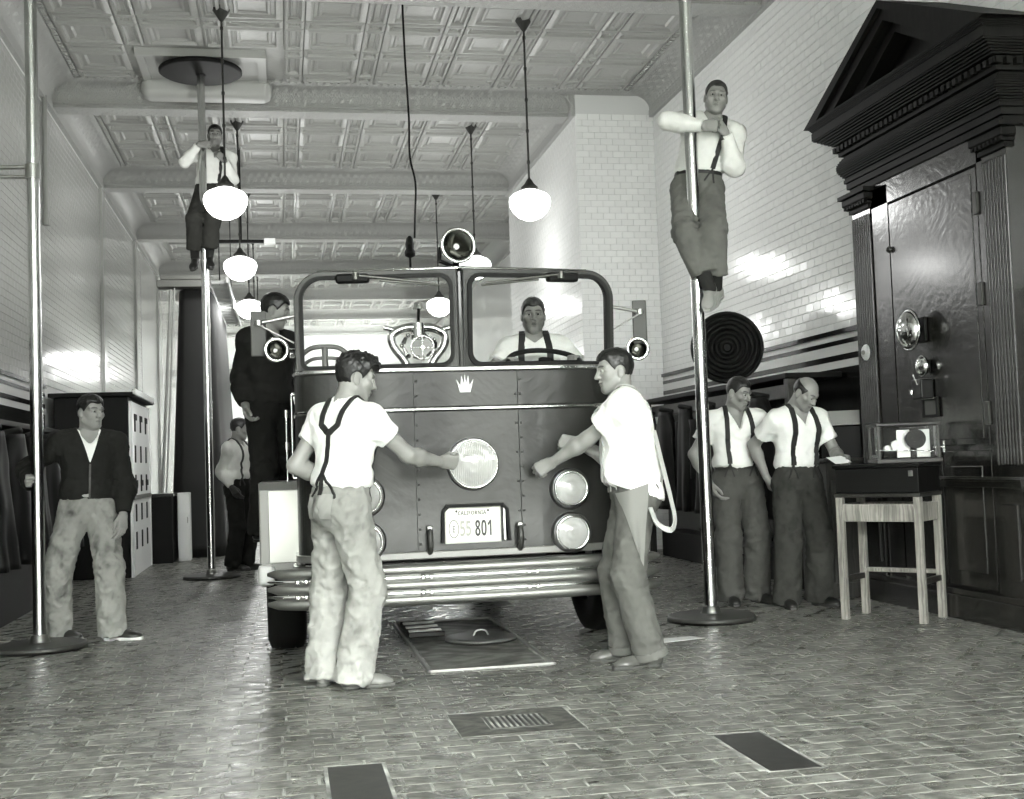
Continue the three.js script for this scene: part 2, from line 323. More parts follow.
// ---------- pendant lamps ----------
{
  const glow = new THREE.MeshStandardMaterial({ color: 0xffffff, emissive: new THREE.Color().setRGB(1, 1, 0.97), emissiveIntensity: 7, roughness: 0.3 });
  const globe = lathe([[0.0, -0.165], [0.06, -0.158], [0.12, -0.132], [0.18, -0.075], [0.21, -0.01], [0.217, 0.035], [0.208, 0.075], [0.175, 0.11], [0.12, 0.135], [0.085, 0.15], [0.08, 0.165]], 40);
  const spec = [[-0.49, -12.23, 'white globe lamp before the man up the rear pole, nearest of the left row'], [-0.48, -16.2, 'globe lamp hanging second in the left row, below the small dark crossbar'], [-0.47, -20.3, 'globe lamp hanging just behind the head of the man on the running board'],
    [2.6, -12.23, 'large bright globe lamp hanging alone before the white tiled pier'], [2.65, -16.2, 'globe lamp hanging behind the searchlight on the windshield top'], [2.68, -20.3, 'globe lamp seen through the left pane of the windshield'],
    [-0.47, -24.5, 'added globe lamp lighting the back, hidden behind the man on the running board'], [-0.47, -28.6, 'second added globe lamp lighting the back, behind the man on the running board'], [-0.47, -32.8, 'third added globe lamp lighting the back, last of the left row, near the back wall']];  // last three lamps are added out of sight to brighten the back bays
  spec.forEach(([x, z, label]) => {
    const h = 3.82;
    const t = thing('pendant_lamp', label, 'lamp', [x, h, z], 0, 'globe pendant lamps of the ceiling');
    part('globe', globe, glow, t);
    part('fitter', lathe([[0.085, 0.15], [0.088, 0.185], [0.05, 0.22], [0.028, 0.26], [0.012, 0.28]], 24), M.castIron, t);
    part('stem', [rod([0, 0.25, 0], [0, HC - h, 0], 0.011), ...Array.from({ length: 5 }, (_, i) => cyl(0.017, 0.017, 0.03, 0, 0.45 + i * 0.33, 0, 10))], M.castIron, t);
    part('canopy', lathe([[0.015, HC - h - 0.14], [0.03, HC - h - 0.12], [0.085, HC - h - 0.03], [0.09, HC - h]], 24), M.castIron, t);
    const l = new THREE.PointLight(new THREE.Color().setRGB(0.99, 1, 0.98), LAMP); l.position.set(x, h - 0.01, z); l.castShadow = true; l.shadow.radius = 5; l.name = 'lamp_light'; scene.add(l);
  });
}
// ---------- sliding poles ----------
function pole(x, z, top, r, label) {
  const t = thing('sliding_pole', label, 'pole', [x, 0, z]);
  part('shaft', cyl(r, r, top - 0.035, 0, 0.03 + (top - 0.03) / 2 - 0.01, 0, 32), M.brass, t);
  part('base_disc', lathe([[0, 0.05], [0.1, 0.05], [0.12, 0.045], [0.29, 0.04], [0.305, 0.03], [0.31, 0.001], [0, 0.001]], 48), mat(0.05, 0.45, 0.3), t, 'dark round base plate');
  part('collar', lathe([[r, 0.1], [r + 0.012, 0.095], [r + 0.02, 0.06], [r + 0.03, 0.05]], 32), M.brassDull, t);
  return t;
}
const poleL = pole(-1.64, -8.72, HC - 0.06, 0.042, 'shiny brass fire pole held by the man in the dark jacket at far left');
const poleR = pole(2.92, -8.14, HC - 0.06, 0.045, 'shiny brass fire pole with the man in grey trousers clinging to it');
const poleM = pole(-0.79, -13.74, HC - 0.055, 0.043, 'rear brass fire pole below the dark ceiling disc');
part('ceiling_disc', lathe([[0.06, 5.68], [0.44, 5.665], [0.455, 5.65], [0.455, 5.625], [0.43, 5.61], [0.06, 5.6]], 48), M.black, poleM, 'round dark disc below the pole hole');
part('bracket', [rod([-0.03, 3.3, 0], [-0.93, 3.27, 0], 0.016), rod([-0.03, 3.23, 0], [-0.93, 3.23, 0], 0.014), cyl(0.05, 0.05, 0.1, 0, 3.265, 0)], mat(0.3, 0.35, 0.8), poleL, 'wall bracket of two dark rods');
// cable with a hanging plug
{
  const t = thing('hanging_cable', 'thin dark electric cable hanging from the ceiling with a plug above the windshield', 'cable', [1.29, 0, -11.85]);
  part('cord', tube([[0, HC, 0], [0.01, 5.2, 0], [0.03, 4.6, 0], [0.03, 4.2, 0], [0.075, 3.95, 0], [0.06, 3.6, 0], [0.05, 3.4, 0]], 0.011, 60, 6), M.black, t);
  part('plug', lathe([[0.01, 3.42], [0.03, 3.4], [0.045, 3.34], [0.04, 3.29], [0.055, 3.26], [0.05, 3.22], [0.012, 3.2], [0.012, 3.05]], 16), M.black, t);
}
// ---------- the fire truck ----------
const truck = thing('fire_truck', 'large open cab fire truck with split windshield parked in the middle bay', 'fire truck', [1.05, 0, -6.95]);
{
  const paint = mat(0.022, 0.4, 0, { specularIntensity: 0.5, clearcoat: 0.45, clearcoatRoughness: 0.07, bumpMap: tex(wavyBump, 1.1), bumpScale: 0.003 });
  const paintDark = mat(0.03, 0.3, 0, { clearcoat: 1, clearcoatRoughness: 0.08 });
  const trimM = mat(0.8, 0.14, 1), bumpM = mat(0.2, 0.4, 0.8), lens = mat(0.85, 0.25, 0, { clearcoat: 1, clearcoatRoughness: 0.05 });
  const HW = 0.955, zc = (x) => -0.33 * (1 - Math.pow(Math.max(0, 1 - Math.pow(Math.abs(x) / HW, 4.2)), 1 / 4.2));
  // plan outline of the rounded nose, left to right
  const plan = []; for (let i = 0; i <= 60; i++) { const a = -1 + 2 * i / 60, x = HW * Math.sin(a * Math.PI / 2) * 0.999; plan.push([x, zc(x)]); }
  plan.unshift([-HW, -0.6]); plan.push([HW, -0.6]);
  const at = (x) => { x = clamp(x, -HW * 0.999, HW * 0.999); return zc(x); };
  function skin(x0, x1, y0, y1, out, t = 0.02) {                 // a bent sheet that follows the nose
    const pts = [[x0, at(x0)], ...plan.filter(([x, z]) => x > x0 && x < x1 && z > -0.5), [x1, at(x1)]], secs = [];
    if (x0 <= -HW + 0.002) pts.unshift([-HW, -0.6]); if (x1 >= HW - 0.002) pts.push([HW, -0.6]);
    const nrm = (i) => { const a = pts[Math.max(0, i - 1)], b = pts[Math.min(pts.length - 1, i + 1)], dx = b[0] - a[0], dz = b[1] - a[1], l = Math.hypot(dx, dz); return [-dz / l, dx / l]; };
    const b = 0.006;
    pts.forEach(([x, z], i) => { const [nx, nz] = nrm(i).map((v) => v); const s = nz < 0 ? -1 : 1; const P = (o, y) => [x + nx * s * o, y, z + nz * s * o];
      secs.push([P(out - t, y0), P(out - b, y0), P(out, y0 + b), P(out, y1 - b), P(out - b, y1), P(out - t, y1)]); });
    const g = loft(secs).toNonIndexed(); g.computeVertexNormals();
    // smooth along the bend: normals from the plan
    return boxUV(g);
  }
  const smoothSkin = (...a) => { const g = skin(...a); const p = g.attributes.position, n = g.attributes.normal;
    for (let i = 0; i < p.count; i++) { if (Math.abs(n.getY(i)) > 0.3) continue; const x = p.getX(i), e = 0.01; if (Math.abs(x) > HW - 0.03) continue; const s = (at(x + e) - at(x - e)) / (2 * e), l = Math.hypot(s, 1); if (n.getZ(i) > 0) n.setXYZ(i, -s / l, 0, 1 / l); } return g; };
  // inner body behind the sheets
  const sh = poly([...plan.map(([x, z]) => [x * 0.985, -(z - 0.02)]), [HW * 0.985, 2.3], [-HW * 0.985, 2.3]]);
  const shell = sh.clone(); shell.holes.push(new THREE.Path([...plan.map(([x, z]) => [x * 0.92, -(z - 0.09)]), [HW * 0.92, 2.24], [-HW * 0.92, 2.24]].map(([a, b]) => new THREE.Vector2(a, b))));
  part('cab_body', [ext(shell, 1.06).rotateX(-Math.PI / 2).translate(0, 0.63, 0), ext(sh, 0.28).rotateX(-Math.PI / 2).translate(0, 0.632, 0)], paintDark, truck);
  for (const [a, b] of [[-HW, -0.302], [-0.298, 0.308], [0.312, HW]]) {
    part('front_panel', smoothSkin(a, b, 1.482, 1.69, 0.012), paint, truck);
    part('front_panel', smoothSkin(a, b, 0.655, 1.462, 0.012), paint, truck);
  }
  part('chrome_trim', smoothSkin(-HW, HW, 1.462, 1.482, 0.02, 0.03), trimM, truck, 'thin bright strip across the nose');
  part('chrome_trim', smoothSkin(-HW, HW, 1.69, 1.715, 0.026, 0.04), trimM, truck, 'bright strip under the windshield');
  part('lower_lip', smoothSkin(-HW, HW, 0.615, 0.66, 0.03, 0.05), mat(0.16, 0.3, 0.2, { clearcoat: 1 }), truck);
  const rivet = new THREE.SphereGeometry(0.008, 10, 6, 0, Math.PI * 2, 0, Math.PI / 2).rotateX(Math.PI / 2).scale(1, 1, 0.6);
  for (const x of [-0.285, 0.325, 0.297]) for (let y = 0.7; y < 1.68; y += x > 0.31 || x < 0 ? 0.085 : 0.17) part('rivet', rivet, x < 0 || x > 0.31 ? paint : paint, truck).position.set(x, y, at(x) + 0.013);
  // bumper: three ribs with two bright rails and clips
  const bz = (x) => 0.13 - 0.11 * Math.pow(Math.abs(x) / 1.15, 4) - 0.02 * x * x;
  const rib = (y, r, out = 0) => { const secs = []; for (let i = 0; i <= 40; i++) { const u = -1 + 2 * i / 40, x = 1.15 * u, e = Math.pow(Math.max(0, 1 - Math.pow(Math.abs(u), 14)), 0.5), ring = []; for (let k = 0; k < 14; k++) { const a = k / 14 * Math.PI * 2; ring.push([x, y + r * Math.sin(a) * (0.3 + 0.7 * e), bz(x) + out + (r * 0.9 * Math.cos(a)) * (0.3 + 0.7 * e) - (1 - e) * 0.03]); } secs.push(ring); } return loft(secs); };
  const bumper = part('bumper', smoothSkin(-HW, HW, 0.38, 0.6, 0.05, 0.06), paintDark, truck);
  for (const y of [0.568, 0.482, 0.4]) part('bumper_rib', rib(y, 0.034), bumpM, bumper);
  for (const y of [0.526, 0.441]) part('bumper_rail', rib(y, 0.014, 0.012), trimM, bumper);
  for (const x of [-0.96, -0.27, 0.335, 0.97]) for (const y of [0.526, 0.441]) part('rail_clip', [bx(0.03, 0.03, 0.03, x - 0.024, y, bz(x) + 0.03, 0.01), bx(0.03, 0.03, 0.03, x + 0.024, y, bz(x) + 0.03, 0.01)], mat(0.75, 0.25, 1), bumper);
  for (const x of [-0.6, 0.6]) part('bumper_bracket', bx(0.12, 0.14, 0.25, x, 0.5, 0, 0.01), M.black, bumper);
  // lamps of the nose
  const lensTex = gridTex(256, 256, (u, v) => { const r = Math.hypot(u - 0.5, v - 0.5) * 2; return 0.5 + 0.2 * Math.sin(u * 150) + 0.25 * Math.cos(r * 16); });
  const lensBright = mat(0.42, 0.22, 0.2, { bumpMap: lensTex, bumpScale: 0.006, clearcoat: 1, clearcoatRoughness: 0.04 });
  function headlamp(x, y, r, ring, domed) {
    const z = at(x) + 0.012, turn = Math.atan((at(x + 0.05) - at(x - 0.05)) / 0.1) * -0.7;
    const bezel = part('headlamp_bezel', lathe([[r + ring * 1.9, -0.03], [r + ring * 1.9, 0.008], [r + ring * 1.6, 0.03], [r + ring, 0.042], [r + ring * 0.5, 0.03]], 48).rotateX(Math.PI / 2), paintDark, truck); bezel.position.set(x, y, z); bezel.rotation.y = turn;
    part('chrome_ring', lathe([[r + ring * 1.0, 0.03], [r + ring * 0.9, 0.052], [r + ring * 0.3, 0.056], [r, 0.046]], 48).rotateX(Math.PI / 2), trimM, bezel);
    const pr = []; for (let i = 0; i <= 10; i++) pr.push([r * (1 - i / 10) + 1e-4, 0.044 + domed * Math.sin(i / 10 * Math.PI / 2)]);
    const L = lathe(pr, 48).rotateX(Math.PI / 2), uv = L.attributes.uv, p = L.attributes.position; for (let i = 0; i < p.count; i++) uv.setXY(i, p.getX(i) / r / 2 + 0.5, p.getY(i) / r / 2 + 0.5);
    part('headlamp_lens', L, lensBright, bezel);
  }
  for (const s of [-1, 1]) { headlamp(s * 0.6, 0.985, 0.088, 0.018, 0.022); headlamp(s * 0.6, 0.728, 0.088, 0.018, 0.022); }
  headlamp(0.03, 1.15, 0.132, 0.012, 0.035);
  // licence plate in its recess frame
  {
    const w = 0.36, h = 0.205, x = 0.03, y = 0.802, z = at(0) + 0.014;
    const outer = new THREE.Shape(); const R = (s, a, b, c, d, r) => { s.moveTo(a + r, b); s.lineTo(c - r, b); s.absarc(c - r, b + r, r, -Math.PI / 2, 0); s.lineTo(c, d - r); s.absarc(c - r, d - r, r, 0, Math.PI / 2); s.lineTo(a + r, d); s.absarc(a + r, d - r, r, Math.PI / 2, Math.PI); s.lineTo(a, b + r); s.absarc(a + r, b + r, r, Math.PI, Math.PI * 1.5); return s; };
    R(outer, -0.2, -0.11, 0.205, 0.12, 0.04); const hole = R(new THREE.Path(), -0.185, -0.2, 0.19, 0.105, 0.03);
    const fr = part('plate_frame', ext(poly([[-0.2, -0.1], [-0.19, 0.085], [-0.16, 0.118], [0.165, 0.118], [0.197, 0.085], [0.207, -0.1], [0.19, -0.1], [0.18, 0.075], [0.155, 0.1], [-0.15, 0.1], [-0.175, 0.075], [-0.185, -0.1]]), 0.035), M.black, truck); fr.position.set(x, y, z);
    const cv = document.createElement('canvas'); cv.width = 720; cv.height = 410; const c = cv.getContext('2d');
    c.fillStyle = '#dcdcd2'; c.fillRect(0, 0, 720, 410); c.strokeStyle = '#8d8d84'; c.lineWidth = 6; c.strokeRect(8, 8, 704, 394);
    c.fillStyle = '#222'; c.textAlign = 'center'; c.textBaseline = 'middle'; c.font = 'bold 62px sans-serif'; c.fillText('CALIFORNIA', 350, 66);
    for (const hx of [150, 560]) { c.beginPath(); c.arc(hx, 44, 14, 0, 7); c.fill(); }
    const word = (s, px, py, size, sx, col) => { c.save(); c.translate(px, py); c.scale(sx, 1); c.font = 'bold ' + size + 'px sans-serif'; c.fillStyle = col; c.fillText(s, 0, 0); c.restore(); };
    c.strokeStyle = '#444'; c.lineWidth = 9; c.beginPath(); c.ellipse(112, 245, 62, 100, 0, 0, 7); c.stroke();
    word('E', 112, 247, 110, 0.8, '#777'); word('55', 262, 245, 240, 0.58, '#9a9a92'); word('801', 500, 245, 250, 0.58, '#111');
    const t = new THREE.CanvasTexture(cv); t.colorSpace = THREE.SRGBColorSpace; t.magFilter = THREE.LinearFilter;
    const face = mat(0.85, 0.4, 0, { map: t }), side = mat(0.6, 0.4);
    const pl = finish(new THREE.Mesh(new THREE.BoxGeometry(w * 0.9, h, 0.012), [side, side, side, side, face, side])); pl.name = 'licence_plate'; pl.userData.label = 'white licence plate with dark numbers'; truck.add(pl); pl.position.set(x - 0.012, y - 0.003, z + 0.012);
    part('plate_holder', bx(0.02, 0.2, 0.03, x + 0.172, y, z + 0.012, 0.006), M.steel, truck);
  }
  for (const x of [-0.235, 0.29]) { const h = part('tow_hook', new THREE.TorusGeometry(0.055, 0.017, 12, 28).rotateY(Math.PI / 2).scale(1, 1.15, 0.8), M.castIron, truck); h.position.set(x, 0.72, at(x) + 0.03); part('hook_bolt', bx(0.035, 0.03, 0.03, 0, 0.07, 0.015, 0.008), M.steel, h); }
  // small pale crown-shaped plate over the centre lamp
  part('crown_plate', ext(poly([[-0.03, 0], [0.03, 0], [0.05, 0.075], [0.026, 0.035], [0.02, 0.095], [0.006, 0.04], [0, 0.105], [-0.006, 0.04], [-0.02, 0.095], [-0.026, 0.035], [-0.05, 0.075]]), 0.008), mat(0.75, 0.35), truck).position.set(0.0, 1.565, at(0) + 0.013);
  // split windshield
  const glass = new THREE.MeshPhysicalMaterial({ color: 0xffffff, transmission: 1, thickness: 0, roughness: 0, ior: 1.35 });
  const rrect = (s, a, b, c, d, r1, r2, r3, r4) => { s.moveTo(a + r1, b); s.lineTo(c - r2, b); s.absarc(c - r2, b + r2, r2, -Math.PI / 2, 0, false); s.lineTo(c, d - r3); s.absarc(c - r3, d - r3, r3, 0, Math.PI / 2, false); s.lineTo(a + r4, d); s.absarc(a + r4, d - r4, r4, Math.PI / 2, Math.PI, false); s.lineTo(a, b + r1); s.absarc(a + r1, b + r1, r1, Math.PI, Math.PI * 1.5, false); return s; };
  for (const s of [-1, 1]) {
    const half = new THREE.Group(); half.name = numbered('windshield_half'); half.position.set(0, 0, -0.22); half.rotation.set(0.065, s * 0.13, 0, 'YXZ'); half.scale.x = 0.968; truck.add(half);
    const f = rrect(new THREE.Shape(), 0, 1.705, 0.975, 2.3, 0.004, 0.05, 0.17, 0.004); f.holes.push(rrect(new THREE.Path(), 0.024, 1.732, 0.945, 2.275, 0.08, 0.05, 0.14, 0.08));
    const k = ext(rrect(new THREE.Shape(), 0.043, 1.748, 0.932, 2.264, 0.08, 0.05, 0.13, 0.08), 0.03); const gk = rrect(new THREE.Shape(), 0.02, 1.728, 0.949, 2.279, 0.082, 0.052, 0.142, 0.082); gk.holes.push(rrect(new THREE.Path(), 0.046, 1.754, 0.926, 2.254, 0.06, 0.03, 0.12, 0.06));
    const mir = (g) => { if (s > 0) return g; g.scale(-1, 1, 1); const q = g.toNonIndexed(), p = q.attributes.position; for (let i = 0; i < p.count; i += 3) for (const at2 of Object.values(q.attributes)) { const n = at2.itemSize, a = at2.array; for (let c = 0; c < n; c++) { const t = a[(i + 1) * n + c]; a[(i + 1) * n + c] = a[(i + 2) * n + c]; a[(i + 2) * n + c] = t; } } q.computeVertexNormals(); return q; };
    part('windshield_frame', mir(ext(f, 0.06, { bevelEnabled: true, bevelSize: 0.006, bevelThickness: 0.006, bevelSegments: 2 })).translate(0, 0, -0.03), paint, half);
    part('rubber_gasket', mir(ext(gk, 0.03)).translate(0, 0, 0.022), M.rubber, half, 'black rubber seal of the pane');
    part('window_pane', mir(new THREE.ShapeGeometry(rrect(new THREE.Shape(), 0.035, 1.743, 0.935, 2.262, 0.07, 0.04, 0.12, 0.07))).translate(0, 0, 0.02), glass, half);
    part('wiper_motor', bx(0.2, 0.055, 0.07, s * 0.62, 2.255, 0.075, 0.015), M.black, half);
    part('wiper_arm', [rod([s * 0.6, 2.272, 0.11], [s * 0.12, 2.215, 0.08], 0.008), rod([s * 0.46, 2.24, 0.09], [s * 0.1, 2.205, 0.07], 0.007), cyl(0.02, 0.02, 0.04, s * 0.6, 2.268, 0.11, 12)], mat(0.12, 0.4, 0.8), half);
  }
  part('windshield_top', [rod([0, 2.31, -0.1], [-0.82, 2.31, -0.265], 0.014), rod([0, 2.31, -0.1], [0.82, 2.31, -0.265], 0.014)], trimM, truck);
  part('centre_post', bx(0.034, 0.59, 0.07, 0, 2.0, -0.1, 0.012), paint, truck);
  part('cowl', [bb(-HW + 0.02, HW - 0.02, 1.64, 1.69, -0.5, -0.34), ext(poly([[-0.86, -0.02], [0.86, -0.02], [0.86, 0.3], [-0.86, 0.3]]), 0.03).rotateX(-Math.PI / 2).translate(0, 1.66, -0.14)], M.black, truck);
  // searchlight on the windshield top
  const search = (x, y, z, r, turn, name) => {
    const s = part(name, lathe([[0.001, -0.11], [r * 0.5, -0.1], [r * 0.92, -0.03], [r, 0.02], [r, 0.05]], 36).rotateX(Math.PI / 2), M.blackGloss, truck); s.position.set(x, y, z); s.rotation.y = turn;
    part('lamp_rim', new THREE.TorusGeometry(r, 0.011, 10, 40).translate(0, 0, 0.05), trimM, s);
    const refl = []; for (let i = 0; i <= 8; i++) refl.push([0.001 + r * 0.93 * i / 8, -0.04 + 0.08 * (i / 8) ** 2]);
    part('reflector', lathe(refl, 32).rotateX(Math.PI / 2), mat(0.12, 0.15, 1), s);
    part('bulb', new THREE.SphereGeometry(r * 0.2, 14, 10).translate(0, 0, 0.005), lens, s);
    return s;
  };
  const sl = search(0.0, 2.445, -0.15, 0.098, 0.1, 'searchlight'); part('lamp_bracket', [rod([0, -0.14, -0.02], [0, -0.08, -0.02], 0.02), bx(0.06, 0.03, 0.06, 0, -0.135, -0.02), rod([-0.09, 0.0, -0.03], [-0.1, -0.08, -0.03], 0.012), rod([-0.1, -0.08, -0.03], [0, -0.12, -0.03], 0.012)], M.black, sl);
  const s2 = search(-1.075, 1.855, -0.3, 0.064, 0.15, 'spotlight'); part('lamp_bracket', [rod([0.06, 0.0, 0.01], [0.13, 0, 0.0], 0.014), bx(0.03, 0.05, 0.03, 0.1, -0.02, 0)], M.chrome, s2);
  const s3 = search(1.15, 1.83, -0.35, 0.064, -0.1, 'spotlight'); part('lamp_bracket', [rod([-0.06, 0, 0.0], [-0.2, 0, 0.0], 0.014)], M.chrome, s3);
  for (const s of [-1, 1]) {
    const m = part('rear_view_mirror', bx(0.09, 0.27, 0.015, 0, 0, 0, 0.012), mat(0.05, 0.6), truck, 'tall narrow rear view mirror seen from its back'); m.position.set(s < 0 ? -1.17 : 1.17, s < 0 ? 1.96 : 2.0, -0.32); m.rotation.y = s * -0.15;
    part('mirror_arm', [rod([s * -0.0, 0.06, 0.02], [s * -0.21, 0.1, 0.06], 0.011), rod([0, 0.05, 0.02], [s * -0.2, -0.06, 0.05], 0.005), cyl(0.025, 0.025, 0.03, 0, 0.06, 0.018, 14)], M.steel, m);
  }
  // steering wheel, and a hoop rail on the other side
  const sw = part('steering_wheel', new THREE.TorusGeometry(0.235, 0.017, 12, 48).rotateX(-Math.PI / 2), M.black, truck); sw.position.set(0.63, 1.79, -0.68); sw.rotation.x = 0.42;
  part('wheel_spoke', [rod([-0.23, 0, 0], [0.23, 0, 0], 0.01), rod([0, 0, 0], [0, 0, 0.23], 0.01), cyl(0.04, 0.04, 0.04, 0, 0, 0), rod([0, 0, 0], [0, -0.3, 0], 0.025)], M.black, sw);
  part('hoop_rail', [tube([[-0.95, 1.7, -1.0], [-0.94, 1.84, -1.0], [-0.86, 1.93, -1.0], [-0.76, 1.945, -1.0], [-0.66, 1.93, -1.0], [-0.58, 1.84, -1.0], [-0.57, 1.7, -1.0]], 0.016, 40, 8), rod([-0.76, 1.7, -1.0], [-0.76, 1.94, -1.0], 0.022), tube([[-0.93, 1.8, -1.0], [-0.85, 1.86, -1.0], [-0.76, 1.87, -1.0], [-0.67, 1.86, -1.0], [-0.59, 1.8, -1.0]], 0.012, 24, 8)], mat(0.05, 0.4, 0.3), truck);
  // seat bench
  part('seat', [bx(1.5, 0.14, 0.46, 0.05, 1.29, -1.23, 0.05), bx(1.5, 0.3, 0.1, 0.05, 1.5, -1.46, 0.04), bx(1.4, 0.34, 0.36, 0.05, 1.08, -1.25, 0.02)], M.black, truck);
  // deck gun behind the cab
  {
    const g = part('deck_gun', [tube([[-0.02, 1.6, -2.1], [-0.12, 1.92, -2.1], [-0.21, 2.05, -2.1], [-0.22, 2.13, -2.1], [-0.14, 2.18, -2.1], [-0.06, 2.19, -2.1]], 0.032, 50, 12), tube([[-0.02, 1.6, -2.1], [0.08, 1.92, -2.1], [0.17, 2.05, -2.1], [0.18, 2.13, -2.1], [0.1, 2.18, -2.1], [0.02, 2.19, -2.1]], 0.032, 50, 12), cyl(0.06, 0.05, 0.12, -0.02, 2.16, -2.1), rod([-0.02, 2.2, -2.1], [-0.02, 2.34, -2.02], 0.014), cyl(0.05, 0.035, 0.05, -0.02, 2.34, -2.02), rod([-0.28, 2.19, -2.1], [-0.2, 2.17, -2.1], 0.02), rod([0.24, 2.19, -2.1], [0.16, 2.17, -2.1], 0.02), rod([-0.02, 1.5, -2.1], [-0.02, 1.9, -2.1], 0.05)], mat(0.75, 0.16, 1), truck, 'chrome deck gun with two curved pipes');
    for (let i = 0; i < 14; i++) { const a = i / 14 * Math.PI * 2; part('valve_knob', i % 2 ? new THREE.SphereGeometry(0.018, 12, 8).translate(-0.02 + 0.13 * Math.cos(a), 2.05 + 0.1 * Math.sin(a), -2.08) : cyl(0.012, 0.018, 0.05, 0, 0, 0, 12).rotateZ(a).translate(-0.02 + 0.12 * Math.cos(a), 2.05 + 0.09 * Math.sin(a), -2.07), i % 3 ? mat(0.55, 0.25, 1) : M.black, g); }
    part('handwheel', [new THREE.TorusGeometry(0.085, 0.008, 8, 32).translate(0, 2.03, -2.03), rod([-0.08, 2.03, -2.03], [0.08, 2.03, -2.03], 0.005), rod([0, 1.95, -2.03], [0, 2.11, -2.03], 0.005), rod([0, 2.03, -2.1], [0, 2.03, -2.02], 0.014)], mat(0.8, 0.2, 1), g);
  }
  // sides, rear body, fenders, running boards, wheels
  part('rear_body', [bb(-HW + 0.02, HW - 0.02, 0.62, 1.6, -7.2, -2.3, 0.02), bb(-0.5, 0.5, 0.38, 0.65, -7.0, -0.25)], paintDark, truck);
  for (const s of [-1, 1]) {
    const x0 = s < 0 ? -1.185 : HW - 0.01, x1 = s < 0 ? -HW + 0.01 : 1.185;
    const f = part('fender', [ext(poly([[0.45, 0.53], [0.45, 1.03], [0.49, 1.07], [1.7, 1.07], [1.75, 1.0], [1.75, 0.62], [1.62, 0.62], [1.55, 0.85], [1.3, 1.02], [1.05, 1.05], [0.8, 1.0], [0.62, 0.85], [0.56, 0.53]]), x1 - x0, { bevelEnabled: true, bevelSize: 0.01, bevelThickness: 0.01 }).rotateY(Math.PI / 2).translate(x0, 0, 0)], mat(0.16, 0.35, 0.2), truck);
    part('fender_plate', bb(x0 + (s < 0 ? 0.045 : 0.01), x1 - (s < 0 ? 0.01 : 0.045), 0.6, 1.03, -0.45, -0.43, 0.004), mat(0.26, 0.34, 1), f, 'bright metal face of the fender');
    part('fender_foot', bx(0.1, 0.13, 0.1, s * 1.16, 0.53, -0.45, 0.03), mat(0.45, 0.4), f);
    part('running_board', [bb(s * 0.94, s * 1.2, 0.6, 0.64, -5.2, -1.76), bb(s * 0.94, s * 1.2, 0.5, 0.6, -5.2, -5.1)], M.steel, truck);
    part('grab_rail', [rod([s * 0.985, 1.1, -0.7], [s * 0.985, 1.62, -0.7], 0.011), rod([s * 0.94, 1.62, -0.7], [s * 0.985, 1.62, -0.7], 0.014), rod([s * 0.94, 1.1, -0.7], [s * 0.985, 1.1, -0.7], 0.014), rod([s * 1.02, 1.08, -0.75], [s * 1.02, 1.5, -0.75], 0.008), cyl(0.02, 0.02, 0.05, s * 1.02, 1.5, -0.75, 12), cyl(0.02, 0.02, 0.05, s * 1.02, 1.3, -0.75, 12)], M.chrome, truck);
    for (const z of [-1.12, -5.9]) {
      const w = part('tyre', lathe([[0.3, -0.11], [0.44, -0.12], [0.49, -0.1], [0.5, -0.06], [0.49, -0.05], [0.5, -0.04], [0.5, 0.04], [0.49, 0.05], [0.5, 0.06], [0.49, 0.1], [0.44, 0.12], [0.3, 0.11], [0.3, -0.11]], 48).rotateZ(Math.PI / 2), M.rubber, truck); w.position.set(s * 1.045, 0.5, z);
      part('wheel_hub', lathe([[0.001, 0.09], [0.1, 0.08], [0.12, 0.04], [0.3, 0.06], [0.31, -0.06], [0.001, -0.06]], 32).rotateZ(-s * Math.PI / 2), M.steel, w);
    }
  }
  for (const z of [-1.12, -5.9]) part('axle', rod([-0.95, 0.5, z], [0.95, 0.5, z], 0.06), M.black, truck);
}
// ---------- figures: signed distance fields meshed by surface nets ----------
const smin = (a, b, k) => { const h = k - Math.abs(a - b); return h <= 0 ? (a < b ? a : b) : (a < b ? a : b) - h * h * 0.25 / k; };
const smax = (a, b, k) => -smin(-a, -b, k);
function cone(a, b, ra, rb, k = 0.03) {
  const ax = a.x, ay = a.y, az = a.z, dx = b.x - ax, dy = b.y - ay, dz = b.z - az, il = 1 / Math.max(1e-9, dx * dx + dy * dy + dz * dz);
  return { k, f: (x, y, z) => { const px = x - ax, py = y - ay, pz = z - az; let t = (px * dx + py * dy + pz * dz) * il; t = t < 0 ? 0 : t > 1 ? 1 : t; const qx = px - t * dx, qy = py - t * dy, qz = pz - t * dz; return Math.sqrt(qx * qx + qy * qy + qz * qz) - (ra + (rb - ra) * t); } };
}
function ell(c, rx, ry, rz, q, k = 0.03) {
  const m = new THREE.Matrix4().makeRotationFromQuaternion((q ?? new THREE.Quaternion()).clone().invert()).elements, cx = c.x, cy = c.y, cz = c.z, mn = Math.min(rx, ry, rz);
  return { k, f: (x, y, z) => { const px = x - cx, py = y - cy, pz = z - cz; const a = (m[0] * px + m[4] * py + m[8] * pz) / rx, b = (m[1] * px + m[5] * py + m[9] * pz) / ry, e = (m[2] * px + m[6] * py + m[10] * pz) / rz;
    const k0 = Math.sqrt(a * a + b * b + e * e), k1 = Math.sqrt((a / rx) ** 2 + (b / ry) ** 2 + (e / rz) ** 2); return k1 < 1e-6 ? -mn : k0 * (k0 - 1) / k1; } };
}
const union = (list) => (x, y, z) => { let d = 9; for (let i = 0; i < list.length; i++) { const p = list[i]; d = i ? smin(d, p.f(x, y, z), p.k) : p.f(x, y, z); } return d; };
